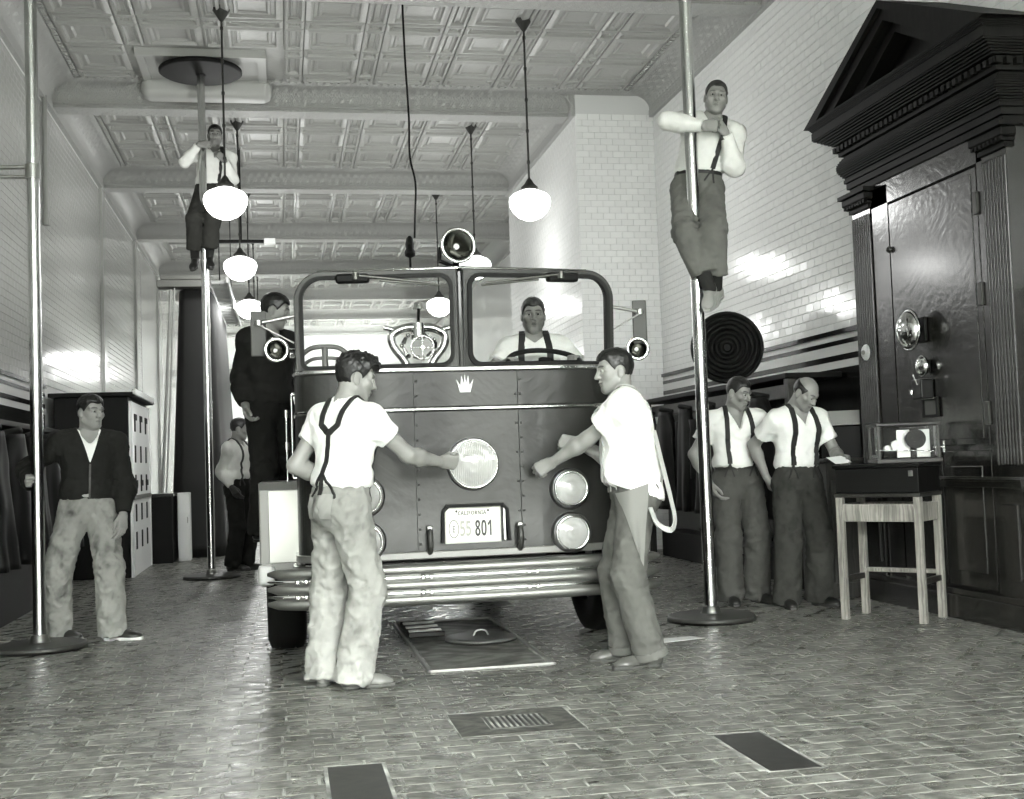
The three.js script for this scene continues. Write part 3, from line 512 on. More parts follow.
function netMesh(f, lo, hi, h) {
  const nx = Math.ceil((hi.x - lo.x) / h) + 2, ny = Math.ceil((hi.y - lo.y) / h) + 2, nz = Math.ceil((hi.z - lo.z) / h) + 2, B = 4;
  const val = new Float32Array(nx * ny * nz), at = (i, j, k) => i + nx * (j + ny * k), rad = h * B * 0.87 * 1.5 + h;
  for (let k = 0; k < nz; k += B) for (let j = 0; j < ny; j += B) for (let i = 0; i < nx; i += B) {
    const c = f(lo.x + (i + 1.5) * h, lo.y + (j + 1.5) * h, lo.z + (k + 1.5) * h), skip = Math.abs(c) > rad;
    for (let kk = k; kk < Math.min(k + B, nz); kk++) for (let jj = j; jj < Math.min(j + B, ny); jj++) for (let ii = i; ii < Math.min(i + B, nx); ii++) val[at(ii, jj, kk)] = skip ? c : f(lo.x + ii * h, lo.y + jj * h, lo.z + kk * h);
  }
  const id = new Int32Array(nx * ny * nz).fill(-1), pos = [], idx = [];
  const off = [0, 1, nx, nx + 1, nx * ny, nx * ny + 1, nx * ny + nx, nx * ny + nx + 1], edges = [[0, 1], [2, 3], [4, 5], [6, 7], [0, 2], [1, 3], [4, 6], [5, 7], [0, 4], [1, 5], [2, 6], [3, 7]];
  for (let k = 0; k < nz - 1; k++) for (let j = 0; j < ny - 1; j++) for (let i = 0; i < nx - 1; i++) {
    const b = at(i, j, k); let m = 0; for (let c = 0; c < 8; c++) if (val[b + off[c]] < 0) m |= 1 << c;
    if (m === 0 || m === 255) continue;
    let sx = 0, sy = 0, sz = 0, n = 0;
    for (const [p, q] of edges) { const vp = val[b + off[p]], vq = val[b + off[q]]; if ((vp < 0) === (vq < 0)) continue; const t = vp / (vp - vq); sx += (p & 1) + t * ((q & 1) - (p & 1)); sy += ((p >> 1) & 1) + t * (((q >> 1) & 1) - ((p >> 1) & 1)); sz += (p >> 2) + t * ((q >> 2) - (p >> 2)); n++; }
    id[b] = pos.length / 3; pos.push(lo.x + (i + sx / n) * h, lo.y + (j + sy / n) * h, lo.z + (k + sz / n) * h);
  }
  const X = 1, Y = nx, Z = nx * ny;
  const quad = (a, b, c, d, flip) => { if (a < 0 || b < 0 || c < 0 || d < 0) return; flip ? idx.push(a, c, b, a, d, c) : idx.push(a, b, c, a, c, d); };
  for (let k = 1; k < nz - 1; k++) for (let j = 1; j < ny - 1; j++) for (let i = 1; i < nx - 1; i++) {
    const b = at(i, j, k), s = val[b] < 0;
    if (s !== val[b + X] < 0) quad(id[b - Y - Z], id[b - Z], id[b], id[b - Y], !s);
    if (s !== val[b + Y] < 0) quad(id[b - X - Z], id[b - X], id[b], id[b - Z], !s);
    if (s !== val[b + Z] < 0) quad(id[b - X - Y], id[b - Y], id[b], id[b - X], !s);
  }
  const g = new THREE.BufferGeometry(); g.setAttribute('position', new THREE.Float32BufferAttribute(pos, 3)); g.setIndex(idx); g.computeVertexNormals(); return g;
}
function colorBy(g, fn) { const p = g.attributes.position, c = new Float32Array(p.count * 3); for (let i = 0; i < p.count; i++) { const v = fn(p.getX(i), p.getY(i), p.getZ(i)); c[i * 3] = v * 1.0; c[i * 3 + 1] = v; c[i * 3 + 2] = v * 0.98; } g.setAttribute('color', new THREE.BufferAttribute(c, 3)); return g; }
function joinIndexed(list) {
  let np = 0, ni = 0; list.forEach((g) => { np += g.attributes.position.count; ni += g.index.count; });
  const P = new Float32Array(np * 3), Nn = new Float32Array(np * 3), C = new Float32Array(np * 3), I = new Uint32Array(ni); let o = 0, q = 0;
  for (const g of list) { P.set(g.attributes.position.array, o * 3); Nn.set(g.attributes.normal.array, o * 3); C.set(g.attributes.color.array, o * 3); for (let i = 0; i < g.index.count; i++) I[q + i] = g.index.array[i] + o; o += g.attributes.position.count; q += g.index.count; }
  const g = new THREE.BufferGeometry(); g.setAttribute('position', new THREE.BufferAttribute(P, 3)); g.setAttribute('normal', new THREE.BufferAttribute(Nn, 3)); g.setAttribute('color', new THREE.BufferAttribute(C, 3)); g.setIndex(new THREE.BufferAttribute(I, 1)); return g;
}
const deg = Math.PI / 180;
const quatOf = (yaw, pitch = 0, roll = 0) => new THREE.Quaternion().setFromEuler(new THREE.Euler(pitch * deg, yaw * deg, roll * deg, 'YXZ'));
const clothMat = (v, rough = 0.95) => { const m = mat(v, rough, 0, { specularIntensity: v < 0.05 ? 0.25 : 0.6 }); m.color.setRGB(v * 0.99, v, v * (0.92 + 0.06 * Math.min(1, v * 1.5))); m.vertexColors = true; return m; };
const skinMat = new THREE.MeshPhysicalMaterial({ color: new THREE.Color().setRGB(1, 1, 0.96), roughness: 0.5, vertexColors: true });
const hairMats = new Map();
const eyeWhite = mat(0.3, 0.3), irisMat = mat(0.01, 0.15);
const leatherMats = {};

function ik(a, t, l1, l2, hint) {
  const d = t.clone().sub(a); let L = d.length(); const mx = (l1 + l2) * 0.9985; if (L > mx) { d.multiplyScalar(mx / L); L = mx; }
  const end = a.clone().add(d), u = d.clone().normalize(), x = (l1 * l1 - l2 * l2 + L * L) / (2 * L), h = Math.sqrt(Math.max(0, l1 * l1 - x * x));
  const n = hint.clone().addScaledVector(u, -hint.dot(u)).normalize();
  return { mid: a.clone().addScaledVector(u, x).addScaledVector(n, h), end };
}

function makePerson(o) {
  const s = (o.height ?? 1.77) / 1.78, lod = o.lod ?? 1, base = V(...o.at), yaw = o.yaw, Qy = quatOf(yaw);
  const root = thing('person', o.label, 'person', o.at);
  const loc = (a) => V(...a).applyQuaternion(Qy);                            // person's own axes: x left, y up, z ahead
  const tgt = (a) => (a.w ? V(...a.w).sub(base) : loc(a));
  const dirv = (a) => (a.w ? V(...a.w) : loc(a)).normalize();
  const F = (r, dy = 0) => quatOf(yaw + (r[0] ?? 0) + dy, r[1] ?? 0, r[2] ?? 0);
  const Qp = F(o.pelvisRot ?? [0, 0, 0]), Qc = F(o.chestRot ?? [0, 3, 0]), Qh = quatOf(o.head[0], o.head[1] ?? 0, o.head[2] ?? 0);
  const on = (c, q, x, y, z) => c.clone().add(V(x * s, y * s, z * s).applyQuaternion(q));
  const Pc = tgt(o.pelvis ?? [0, 0.965 * s, 0]), waist = on(Pc, Qp, 0, 0.11, 0), C = on(waist, Qc, 0, 0.2, 0.005), neck = on(C, Qc, 0, 0.2, -0.02);
  const bulk = o.bulk ?? 1, W = (o.shoulder ?? 0.182);
  const sh = { L: on(C, Qc, W, 0.135 + (o.shrug?.[0] ?? 0), -0.015), R: on(C, Qc, -W, 0.135 + (o.shrug?.[1] ?? 0), -0.015) };
  const hip = { L: on(Pc, Qp, 0.09, -0.035, 0), R: on(Pc, Qp, -0.09, -0.035, 0) };
  const Hc = on(on(neck, Qc, 0, 0.055, 0.005), Qh, 0, 0.105, 0.022);
  const arm = {}, leg = {};
  for (const S of ['L', 'R']) {
    const sg = S === 'L' ? 1 : -1, a = o['arm' + S] ?? {};
    const t = a.to ? tgt(a.to) : on(sh[S], Qy, sg * 0.06, -0.53, 0.06);
    const r = ik(sh[S], t, 0.29 * s, 0.265 * s, a.elbow ? dirv(a.elbow) : loc([sg * 0.4, 0, -1]));
    arm[S] = { el: r.mid, wr: r.end, a };
    const l = o['leg' + S] ?? {};
    const tl = l.to ? tgt(l.to) : loc([sg * 0.1, 0.085 * s, -0.02]);
    const q = ik(hip[S], tl, 0.435 * s, 0.425 * s, l.knee ? dirv(l.knee) : loc([sg * 0.25, 0, 1]));
    leg[S] = { kn: q.mid, an: q.end, fq: quatOf(l.toe?.[0] ?? yaw + sg * 12, l.toe?.[1] ?? 0, l.toe?.[2] ?? 0) };
  }
  const torso = (t, fat = o.belly ?? 0) => [
    ell(Pc, 0.163 * s * bulk + t, 0.125 * s + t, 0.112 * s * bulk + t, Qp), ell(on(Pc, Qp, 0, -0.03, -0.055), 0.13 * s * bulk + t, 0.09 * s + t, 0.075 * s + t, Qp, 0.05),
    ell(on(waist, Qc, 0, 0.02, 0.0), 0.147 * s * bulk + t, 0.16 * s + t, 0.103 * s * bulk + t, Qc, 0.06), ell(C, 0.163 * s * bulk + t, 0.19 * s + t, 0.11 * s * bulk + t, Qc, 0.07),
    ...(fat ? [ell(on(waist, Qc, 0, 0.02, 0.05), 0.13 * s + t, 0.14 * s + t, (0.07 + fat) * s + t, Qc, 0.07)] : []),
    ell(on(C, Qc, 0.075, 0.07, 0.055), 0.085 * s + t, 0.07 * s + t, 0.052 * s + t, Qc, 0.05), ell(on(C, Qc, -0.075, 0.07, 0.055), 0.085 * s + t, 0.07 * s + t, 0.052 * s + t, Qc, 0.05),
    cone(on(C, Qc, 0.12, 0.14, -0.02), on(C, Qc, -0.12, 0.14, -0.02), 0.062 * s + t, 0.062 * s + t, 0.06), ell(on(C, Qc, 0.085, 0.06, -0.06), 0.085 * s + t, 0.12 * s + t, 0.055 * s + t, Qc, 0.05), ell(on(C, Qc, -0.085, 0.06, -0.06), 0.085 * s + t, 0.12 * s + t, 0.055 * s + t, Qc, 0.05),
    cone(on(neck, Qc, 0, 0.025, -0.01), on(C, Qc, 0.14, 0.15, -0.02), 0.048 * s + t * 0.6, 0.045 * s + t, 0.04), cone(on(neck, Qc, 0, 0.025, -0.01), on(C, Qc, -0.14, 0.15, -0.02), 0.048 * s + t * 0.6, 0.045 * s + t, 0.04),
  ];
  const upArm = (S, t) => [ell(sh[S], 0.064 * s + t, 0.066 * s + t, 0.064 * s + t, Qc, 0.05), cone(sh[S], arm[S].el, 0.054 * s + t, 0.042 * s + t, 0.04)];
  const foreArm = (S, t) => { const a = arm[S]; const m = a.el.clone().lerp(a.wr, 0.3); return [cone(a.el, m, 0.042 * s + t, 0.045 * s + t, 0.03), cone(m, a.wr, 0.045 * s + t, 0.028 * s + t * 0.8, 0.03)]; };
  const legs = (S, t) => { const l = leg[S]; const calf = l.kn.clone().lerp(l.an, 0.28); return [cone(hip[S], l.kn, 0.088 * s + t, 0.056 * s + t, 0.05), cone(l.kn, calf, 0.055 * s + t, 0.056 * s + t, 0.03), cone(calf, l.an, 0.056 * s + t, 0.036 * s + t, 0.03)]; };
  const box = (pts, r) => { const lo = V(9, 9, 9), hi = V(-9, -9, -9); for (const p of pts) { lo.min(p); hi.max(p); } return [lo.addScalar(-r), hi.addScalar(r)]; };

  // --- skin: one body, with finer grids for head and hands ---
  const tone = (o.skin ?? 0.3) * 0.82;
  const skinPieces = [];
  {
    const list = [...torso(-0.006), ...['L', 'R'].flatMap((S) => [...upArm(S, -0.001), ...foreArm(S, 0), ...legs(S, -0.006)]), cone(on(neck, Qc, 0, -0.02, -0.005), on(Hc, Qh, 0, -0.03, -0.025), 0.057 * s, 0.054 * s, 0.03)];
    const [lo, hi] = box([sh.L, sh.R, arm.L.el, arm.R.el, arm.L.wr, arm.R.wr, Pc, leg.L.kn, leg.R.kn, leg.L.an, leg.R.an, neck], 0.2);
    skinPieces.push(colorBy(netMesh(union(list), lo, hi, 0.0115 * lod), () => tone));
  }
  const hm = new THREE.Matrix4().compose(Hc, Qh, V(s, s, s)), hInv = hm.clone().invert().elements;
  const toHead = (f) => (x, y, z) => s * f((hInv[0] * x + hInv[4] * y + hInv[8] * z + hInv[12]), (hInv[1] * x + hInv[5] * y + hInv[9] * z + hInv[13]), (hInv[2] * x + hInv[6] * y + hInv[10] * z + hInv[14]));
  const fw = o.face?.w ?? 1, jaw = o.face?.jaw ?? 1, nz = o.face?.nose ?? 1;
  {
    const m = (x, y, z) => V(x, y, z), sym = (fn) => [fn(1), fn(-1)].flat();
    const add = union([ell(m(0, 0.032, -0.012), 0.075 * fw, 0.09, 0.096), ell(m(0, -0.035, 0.022), 0.059 * fw, 0.082, 0.066, null, 0.04), cone(m(0, -0.1, 0.058), m(0, -0.09, 0.052), 0.02 * jaw, 0.02, 0.03),
      ...sym((q) => [cone(m(q * 0.02, -0.098, 0.056), m(q * 0.054 * fw, -0.058, -0.002), 0.017 * jaw, 0.02, 0.03), ell(m(q * 0.045 * fw, -0.022, 0.058), 0.022, 0.018, 0.02, null, 0.025), cone(m(q * 0.012, 0.027, 0.084), m(q * 0.048, 0.024, 0.066), 0.0115, 0.011, 0.018)]),
      cone(m(0, 0.02, 0.086), m(0, -0.03, 0.108 * (0.5 + nz * 0.5)), 0.0075, 0.0115, 0.014), ...sym((q) => [ell(m(q * 0.0125, -0.034, 0.095), 0.009, 0.008, 0.011, null, 0.008)]),
      cone(m(-0.02, -0.0615, 0.077), m(0, -0.0585, 0.087), 0.005, 0.0075, 0.01), cone(m(0.02, -0.0615, 0.077), m(0, -0.0585, 0.087), 0.005, 0.0075, 0.01), cone(m(-0.017, -0.0715, 0.077), m(0.017, -0.0715, 0.077), 0.0055, 0.0055, 0.012), cone(m(0, -0.0725, 0.084), m(0, -0.0715, 0.084), 0.006, 0.006, 0.012),
      cone(m(0, -0.06, -0.03), m(0, -0.15, -0.045), 0.054, 0.055, 0.04)]);
    const sub = union([...sym((q) => [ell(m(q * 0.031, 0.004, 0.094), 0.019, 0.0115, 0.02, null, 0.01)]), cone(m(-0.019, -0.0655, 0.0865), m(0.019, -0.0655, 0.0865), 0.0022, 0.0022, 0.003)]);
    const ears = union(sym((q) => { const qq = new THREE.Quaternion().setFromEuler(new THREE.Euler(0.15, q * -0.35, q * 0.12)); return [ell(m(q * 0.079 * fw, -0.004, -0.014), 0.0075, 0.032, 0.019, qq, 0.006), ell(m(q * 0.076 * fw, -0.026, -0.006), 0.008, 0.012, 0.01, qq, 0.01)]; }));
    const headF = (x, y, z) => smin(smax(add(x, y, z), -sub(x, y, z), 0.009), ears(x, y, z), 0.008);
    const nk = cone(on(neck, Qc, 0, -0.02, -0.005), on(Hc, Qh, 0, -0.03, -0.025), 0.0575 * s, 0.0545 * s, 0.02);
    const hf = toHead(headF), full = (x, y, z) => smin(hf(x, y, z), nk.f(x, y, z), 0.015);
    const [lo, hi] = box([Hc], 0.155 * s); lo.min(on(neck, Qc, 0, 0.0, -0.07)); 
    const g = netMesh((x, y, z) => Math.max(full(x, y, z), lo.y + 0.012 - y), lo, hi, 0.0036 * Math.min(lod, 1.6));
    skinPieces.push(colorBy(g, (x, y, z) => {
      const p = V(x, y, z).applyMatrix4(hm.clone().invert()), ax = Math.abs(p.x); let v = tone;
      if (p.z > 0.07) { const l = Math.hypot(p.x / 0.024, (p.y + 0.066) / 0.009); if (l < 1) v *= lerp(0.62, 1, sstep(l, 0.5, 1)); }
      const bx_ = (ax - 0.033) / 0.021, by_ = (p.y - (0.027 + 0.004 * Math.cos(bx_ * 1.5))) / 0.0055; if (p.z > 0.045 && Math.hypot(bx_, by_) < 1) v *= o.brow ?? 0.22;
      if (p.z > 0.05) { const e = Math.hypot((ax - 0.031) / 0.017, (p.y - 0.003) / 0.009); if (e < 1) v *= 0.6; }
      const beard = sstep(-0.035 - p.y, 0, 0.03) * sstep(p.z + 0.02, 0, 0.04); v *= 1 - (o.stubble ?? 0.12) * beard * (0.8 + 0.4 * N3(x * 300, y * 300, z * 300));
      return v * (1 + 0.05 * N3(x * 60, y * 60, z * 60));
    }));
  }
  const fingers = (S) => {
    const a = arm[S], h = a.a, sg = S === 'L' ? 1 : -1, wr = a.wr, d = h.dir ? dirv(h.dir) : wr.clone().sub(a.el).normalize();
    let n = h.palm ? dirv(h.palm) : loc([-sg, 0, 0]); n.addScaledVector(d, -n.dot(d)).normalize();
    const t = V().crossVectors(n, d).multiplyScalar(sg), curl = h.curl ?? [22, 26, 30, 34], mid = h.mid ?? 1.3, hs = s * (o.handSize ?? 1.06);
    const P = (x, y, z) => wr.clone().addScaledVector(d, x * hs).addScaledVector(t, y * hs).addScaledVector(n, z * hs), list = [], pts = [];
    list.push(cone(a.el.clone().lerp(wr, 0.74), wr, 0.029 * s, 0.0285 * s, 0.02));
    const bo = [0.029, 0.0095, -0.0105, -0.0285], bl = [0.088, 0.092, 0.087, 0.079], ln = [1, 1.1, 1.02, 0.8], sp = h.spread ?? 3;
    bo.forEach((y, i) => {
      const b = P(bl[i], y, 0); list.push(cone(P(0.005, y * 0.55, 0.002), b, 0.0165 * hs, 0.0125 * hs, 0.014)); pts.push(b);
      let p = b, ang = 0; const side = (1.4 - i) * sp * deg;
      [[0.044, 0.0098, 0.0092], [0.027, 0.0091, 0.0084], [0.022, 0.0083, 0.007]].forEach(([l, r0, r1], j) => {
        ang += curl[i] * (j === 0 ? 1 : j === 1 ? mid : mid * 0.6) * deg; const L = l * ln[i] * hs;
        const dd = d.clone().multiplyScalar(Math.cos(ang)).addScaledVector(n, Math.sin(ang)).addScaledVector(t, Math.sin(side) * Math.cos(ang));
        const e = p.clone().addScaledVector(dd, L); list.push(cone(p, e, r0 * hs, r1 * hs, j ? 0.003 : 0.006)); pts.push(e); p = e;
      });
    });
    const th = h.thumb ?? 0.5, b0 = P(0.022, 0.022, 0.008), b1 = P(0.06, 0.043 - th * 0.006, 0.012 + th * 0.02), b2 = P(0.09, 0.05 - th * 0.03, 0.018 + th * 0.034), b3 = P(0.112, 0.048 - th * 0.05, 0.02 + th * 0.038);
    list.push(cone(b0, b1, 0.0165 * hs, 0.0125 * hs, 0.014), cone(b1, b2, 0.0118 * hs, 0.0105 * hs, 0.004), cone(b2, b3, 0.0105 * hs, 0.0085 * hs, 0.003)); pts.push(b1, b2, b3, wr, a.el.clone().lerp(wr, 0.66));
    const [lo, hi] = box(pts, 0.03); return colorBy(netMesh(union(list), lo, hi, 0.0038 * Math.min(lod, 1.6)), () => (h.glove ? 0.02 : tone * 0.95));
  };
  skinPieces.push(fingers('L'), fingers('R'));
  part('body', joinIndexed(skinPieces), skinMat, root);
  for (const q of [1, -1]) {
    const e = part('eye', new THREE.SphereGeometry(0.0122 * s, 16, 12), eyeWhite, root); e.position.copy(on(Hc, Qh, q * 0.031, 0.0035, 0.0765)); e.quaternion.copy(quatOf((o.gaze ?? o.head)[0], (o.gaze ?? o.head)[1] ?? 0, 0));
    part('iris', new THREE.SphereGeometry(0.0068 * s, 12, 8).scale(1, 1, 0.4), irisMat, e).position.z = 0.0105 * s;
  }
  // --- hair ---
  {
    const hr = o.hair ?? {}, t = hr.top ?? 0.014, sd = (hr.side ?? 0.004) + 0.0035, hv = hr.tone ?? 0.015;
    if (!hairMats.has(hv)) hairMats.set(hv, mat(hv, 0.42));
    const f = (x, y, z) => {
      const up = sstep(y, 0.01, 0.1), th = lerp(sd, t * (1 + (hr.quiff ?? 0.3) * sstep(z, 0.0, 0.08)), up);
      const q = Math.sqrt((x / (0.075 * fw + th)) ** 2 + ((y - 0.032) / (0.09 + th)) ** 2 + ((z + 0.012) / (0.096 + th)) ** 2); let d = (q - 1) * 0.085;
      d += -0.0028 * N3(x * 90, y * 40, z * 40) - 0.002 * N3(x * 190, y * 90, z * 90) - (hr.curl ?? 0) * Math.max(0, N3(x * 45 + 3, y * 45, z * 45)) * up;
      const front = (hr.line ?? 0.07) - 0.012 * Math.cos(x * 40), side = lerp(0.028, -0.028, sstep(0.045 - z, 0.0, 0.045)), ear = Math.hypot(z + 0.012, (y + 0.004) * 0.9) - 0.03;
      let line = z > 0.035 ? lerp(side, front, sstep(z, 0.035, 0.07)) : side; line = z < -0.03 ? lerp(side, -0.085, sstep(-z, 0.03, 0.06)) : line;
      d = smax(d, line - y, 0.012); if (Math.abs(x) > 0.05) d = smax(d, -ear, 0.004);
      if (hr.bald) d = smax(d, (y + z * 0.25 + 0.0 * x) - hr.bald, 0.012);
      return d;
    };
    const [lo, hi] = box([Hc], 0.16 * s);
    part('hair', netMesh(toHead(f), lo, hi, 0.0042 * Math.min(lod, 1.5)), hairMats.get(hv), root);
  }
  // --- trousers ---
  const hb = o.beltH ?? 0.1, beltP = on(Pc, Qp, 0, hb, 0), upP = V(0, 1, 0).applyQuaternion(Qp), pl = (p, u) => { const c = p.dot(u); return (x, y, z) => x * u.x + y * u.y + z * u.z - c; };
  const fold = (amp, fx, fy) => (x, y, z) => { const w = 0.25 * N3(x * 5 + yaw, y * 5, z * 5); return amp * (Math.abs(N3(x * fx + yaw + w, y * fy + w * 3, z * fx)) * 2 - 0.4) + amp * 0.6 * (Math.abs(N3(x * fx * 2.1 + w, y * fy * 2.2, z * fx * 2.1 + 4)) * 1.6 - 0.3) + amp * 0.3 * N3(x * fx * 4.3, y * fy * 4, z * fx * 4.3); };
  const pT = o.trousers ?? {}, ease = pT.ease ?? 0.022;
  const hemPlane = {}, legF = {};
  for (const S of ['L', 'R']) {
    const l = leg[S], u = l.an.clone().sub(l.kn).normalize(), hemAt = l.an.clone().addScaledVector(u, (pT.hem ?? 0.035) * s); hemPlane[S] = pl(hemAt, u);
    const lo = union([cone(hip[S], l.kn, 0.09 * s + ease * 0.7, (0.062 + (pT.knee ?? 0.012)) * s + ease, 0.04), cone(l.kn, l.an.clone().addScaledVector(u, 0.12), (0.062 + (pT.knee ?? 0.012)) * s + ease, (pT.cuff ?? 0.088) * s + 0.004, 0.03)]);
    legF[S] = (x, y, z) => Math.max(lo(x, y, z), hemPlane[S](x, y, z));
  }
  const beltPl = pl(beltP, upP), hipsF = union([...torso(0.016).slice(0, 3), ...(o.belly ? [ell(on(waist, Qc, 0, 0.02, 0.05), 0.13 * s + 0.014, 0.14 * s, (0.07 + o.belly) * s + 0.01, Qc, 0.06)] : [])]), fT = fold(pT.fold ?? 0.009, 11, 9);
  const kneeFold = (x, y, z) => { let w = 0; for (const S of ['L', 'R']) for (const p of [leg[S].kn, leg[S].an]) { const d2 = (x - p.x) ** 2 + (y - p.y) ** 2 + (z - p.z) ** 2; w += Math.exp(-d2 / 0.02); } return w; };
  const trouserF = (x, y, z) => {
    let d = smin(legF.L(x, y, z), legF.R(x, y, z), 0.02); d = smin(d, smax(hipsF(x, y, z), beltPl(x, y, z), 0.004), 0.05);
    d = Math.max(d, beltPl(x, y, z));
    if (d < 0.06 && d > -0.06) { d += fT(x, y, z); const w = kneeFold(x, y, z); if (w > 0.05) d += w * 0.011 * N3(x * 9, y * 34, z * 9); d += 0; }
    return Math.max(d, Math.max(hemPlane.L(x, y, z), -1) > 0 && hemPlane.R(x, y, z) > 0 ? 0.001 : -1);
  };
  {
    const [lo, hi] = box([hip.L, hip.R, leg.L.kn, leg.R.kn, leg.L.an, leg.R.an, beltP], 0.2);
    const g = netMesh(trouserF, lo, hi, 0.0085 * lod);
    const dirt = pT.dirt ?? 0.3, fade = pT.fade ?? 0.2;
    part('trousers', colorBy(g, (x, y, z) => clamp(1 + fade * (0.5 - clamp(y / (0.9 * s), 0, 1)) - 0.75 * dirt * sstep(fbm(x * 7 + yaw, y * 5, z * 7, 5), 0.0, 0.45) - 0.35 * dirt * sstep(N3(x * 30, y * 20 + yaw, z * 30), 0.3, 0.7) + 0.12 * fbm(x * 22, y * 22, z * 22, 2), 0.25, 1.5)), clothMat(pT.tone ?? 0.16), root);
    if (pT.pockets !== false) {
      for (const q of [1, -1]) {                                     // hip pockets: thin patches laid on the seat
        const bq = []; for (let j = 0; j <= 6; j++) for (let i = 0; i <= 6; i++) bq.push(march(on(Pc, Qp, q * (0.035 + 0.09 * i / 6), 0.045 - 0.13 * j / 6, -0.4), V(0, 0, 1).applyQuaternion(Qp), trouserF, 0.004));
        const gp = patch(bq, 7, 7); if (gp) part('pocket', colorBy(gp, () => 0.92), clothMat(pT.tone ?? 0.16), root);
      }
    }
  }
  if (pT.turnup) for (const S of ['L', 'R']) {
    const g = netMesh((x, y, z) => Math.max(legF[S](x, y, z) - 0.007, -hemPlane[S](x, y, z) - 0.045, hemPlane[S](x, y, z) - 0.003), ...box([leg[S].an], 0.16), 0.008 * lod);
    part('turn_up', colorBy(g, () => 1.25), clothMat(pT.tone ?? 0.16), root);
  }
  // --- shirt ---
  const sT = o.shirt ?? {}, th = 0.013 + (sT.loose ?? 0);
  const sleeve = (S) => {
    const a = arm[S], long = sT.long, list = long ? [...upArm(S, th + 0.004), ...foreArm(S, th + 0.004)] : [ell(sh[S], 0.066 * s + th, 0.068 * s + th, 0.066 * s + th, Qc, 0.05), cone(sh[S], a.el, 0.058 * s + th, 0.056 * s + th, 0.04)];
    const from = long ? a.el : sh[S], to = long ? a.wr : a.el, u = to.clone().sub(from).normalize(), e = from.clone().lerp(to, long ? (sT.cuffAt ?? 0.93) : (sT.sleeve ?? 0.6)), cut = pl(e, u), f = union(list);
    return (x, y, z) => { const d = f(x, y, z), c = cut(x, y, z); return !long ? Math.max(d, c) : (x - e.x) ** 2 + (y - e.y) ** 2 + (z - e.z) ** 2 > 0.0196 ? d : Math.max(d, c); };
  };
  const sl = sleeve('L'), sr = sleeve('R'), trs = union(torso(th)), shirtLow = sT.hem !== undefined ? pl(on(Pc, Qp, 0, sT.hem, 0), upP.clone().applyAxisAngle(V(1, 0, 0).applyQuaternion(Qp), -(sT.hemTilt ?? 0))) : pl(on(Pc, Qp, 0, hb - 0.045, 0), upP);
  const nkR = sT.neck ?? 0.068, nA = on(neck, Qc, 0, -0.015, 0.0), nB = on(Hc, Qh, 0, -0.05, -0.03), hole = cone(nA, nB, nkR * s, (nkR + 0.01) * s), vDeep = sT.v ?? 0.05;
  const vi = new THREE.Matrix4().compose(neck, Qc, V(s, s, s)).invert().elements, vw = (sT.vw ?? 0.05) * 1.5, vcut = { f: (x, y, z) => { const lx = Math.abs(vi[0] * x + vi[4] * y + vi[8] * z + vi[12]), ly = vi[1] * x + vi[5] * y + vi[9] * z + vi[13], lz = vi[2] * x + vi[6] * y + vi[10] * z + vi[14], D = vDeep + 0.035; return s * Math.max((lx * (D + 0.03) - (ly + D) * vw) / Math.hypot(D + 0.03, vw), 0.01 - lz, ly - 0.06); } }, fS = fold(sT.fold ?? 0.0065, 10, 8);
  const blouse = (x, y, z) => { const c = shirtLow(x, y, z); return c > 0 && c < 0.14 ? 0.012 * Math.sin(c / 0.14 * Math.PI) * (sT.blouse ?? 1) : 0; };
  const shirtF = (x, y, z) => {
    const c = shirtLow(x, y, z); let d = trs(x, y, z); if (!sT.hem && sT.hem !== 0) d += 0.014 * sstep(0.05 - c, 0, 0.03); d = Math.max(d, -c);
    d = smin(d, smin(sl(x, y, z), sr(x, y, z), 0.02), 0.035);
    if (d < 0.06 && d > -0.06) d += fS(x, y, z) * (c < 0.02 ? 0.3 : 1) - blouse(x, y, z);
    return smax(d, -smin(hole.f(x, y, z), vcut.f(x, y, z), 0.03), 0.008);
  };
  const shirtBox = () => box([sh.L, sh.R, arm.L.el, arm.R.el, ...(sT.long ? [arm.L.wr, arm.R.wr] : []), Pc, neck], 0.17);
  part(sT.name ?? 'shirt', colorBy(netMesh(shirtF, ...shirtBox(), 0.0085 * lod), (x, y, z) => clamp(1 + 0.1 * fbm(x * 20, y * 20, z * 20, 2) - (sT.dirt ?? 0) * sstep(fbm(x * 6 + 7, y * 6, z * 6, 3), 0.1, 0.3), 0.3, 1.2)), clothMat(sT.tone ?? 0.78, 0.9), root);
  if (sT.under) {                                                   // undershirt showing in the open collar
    const uf = union(torso(0.004)), uh = cone(nA, nB, 0.066 * s, 0.075 * s), uv = cone(on(neck, Qc, 0, 0, 0.06), on(neck, Qc, 0, -0.05, 0.12), 0.05 * s, 0.02 * s), low = pl(on(C, Qc, 0, -0.2, 0), V(0, 1, 0).applyQuaternion(Qc));
    part('undershirt', colorBy(netMesh((x, y, z) => smax(Math.max(uf(x, y, z), -low(x, y, z)), -smin(uh.f(x, y, z), uv.f(x, y, z), 0.03), 0.006), ...box([sh.L, sh.R, C, neck], 0.16), 0.009), () => 1), clothMat(0.78), root);
  }
  const wear = (x, y, z) => Math.min(shirtF(x, y, z), trouserF(x, y, z));
  function march(p, d, f, lift = 0.003) { const q = p.clone(); let t = 0; for (let i = 0; i < 90 && t < 1.1; i++) { const v = f(q.x, q.y, q.z) - lift; if (v < 0.0008) return q; const st = Math.max(v * 0.7, 0.0008); q.addScaledVector(d, st); t += st; } return null; }
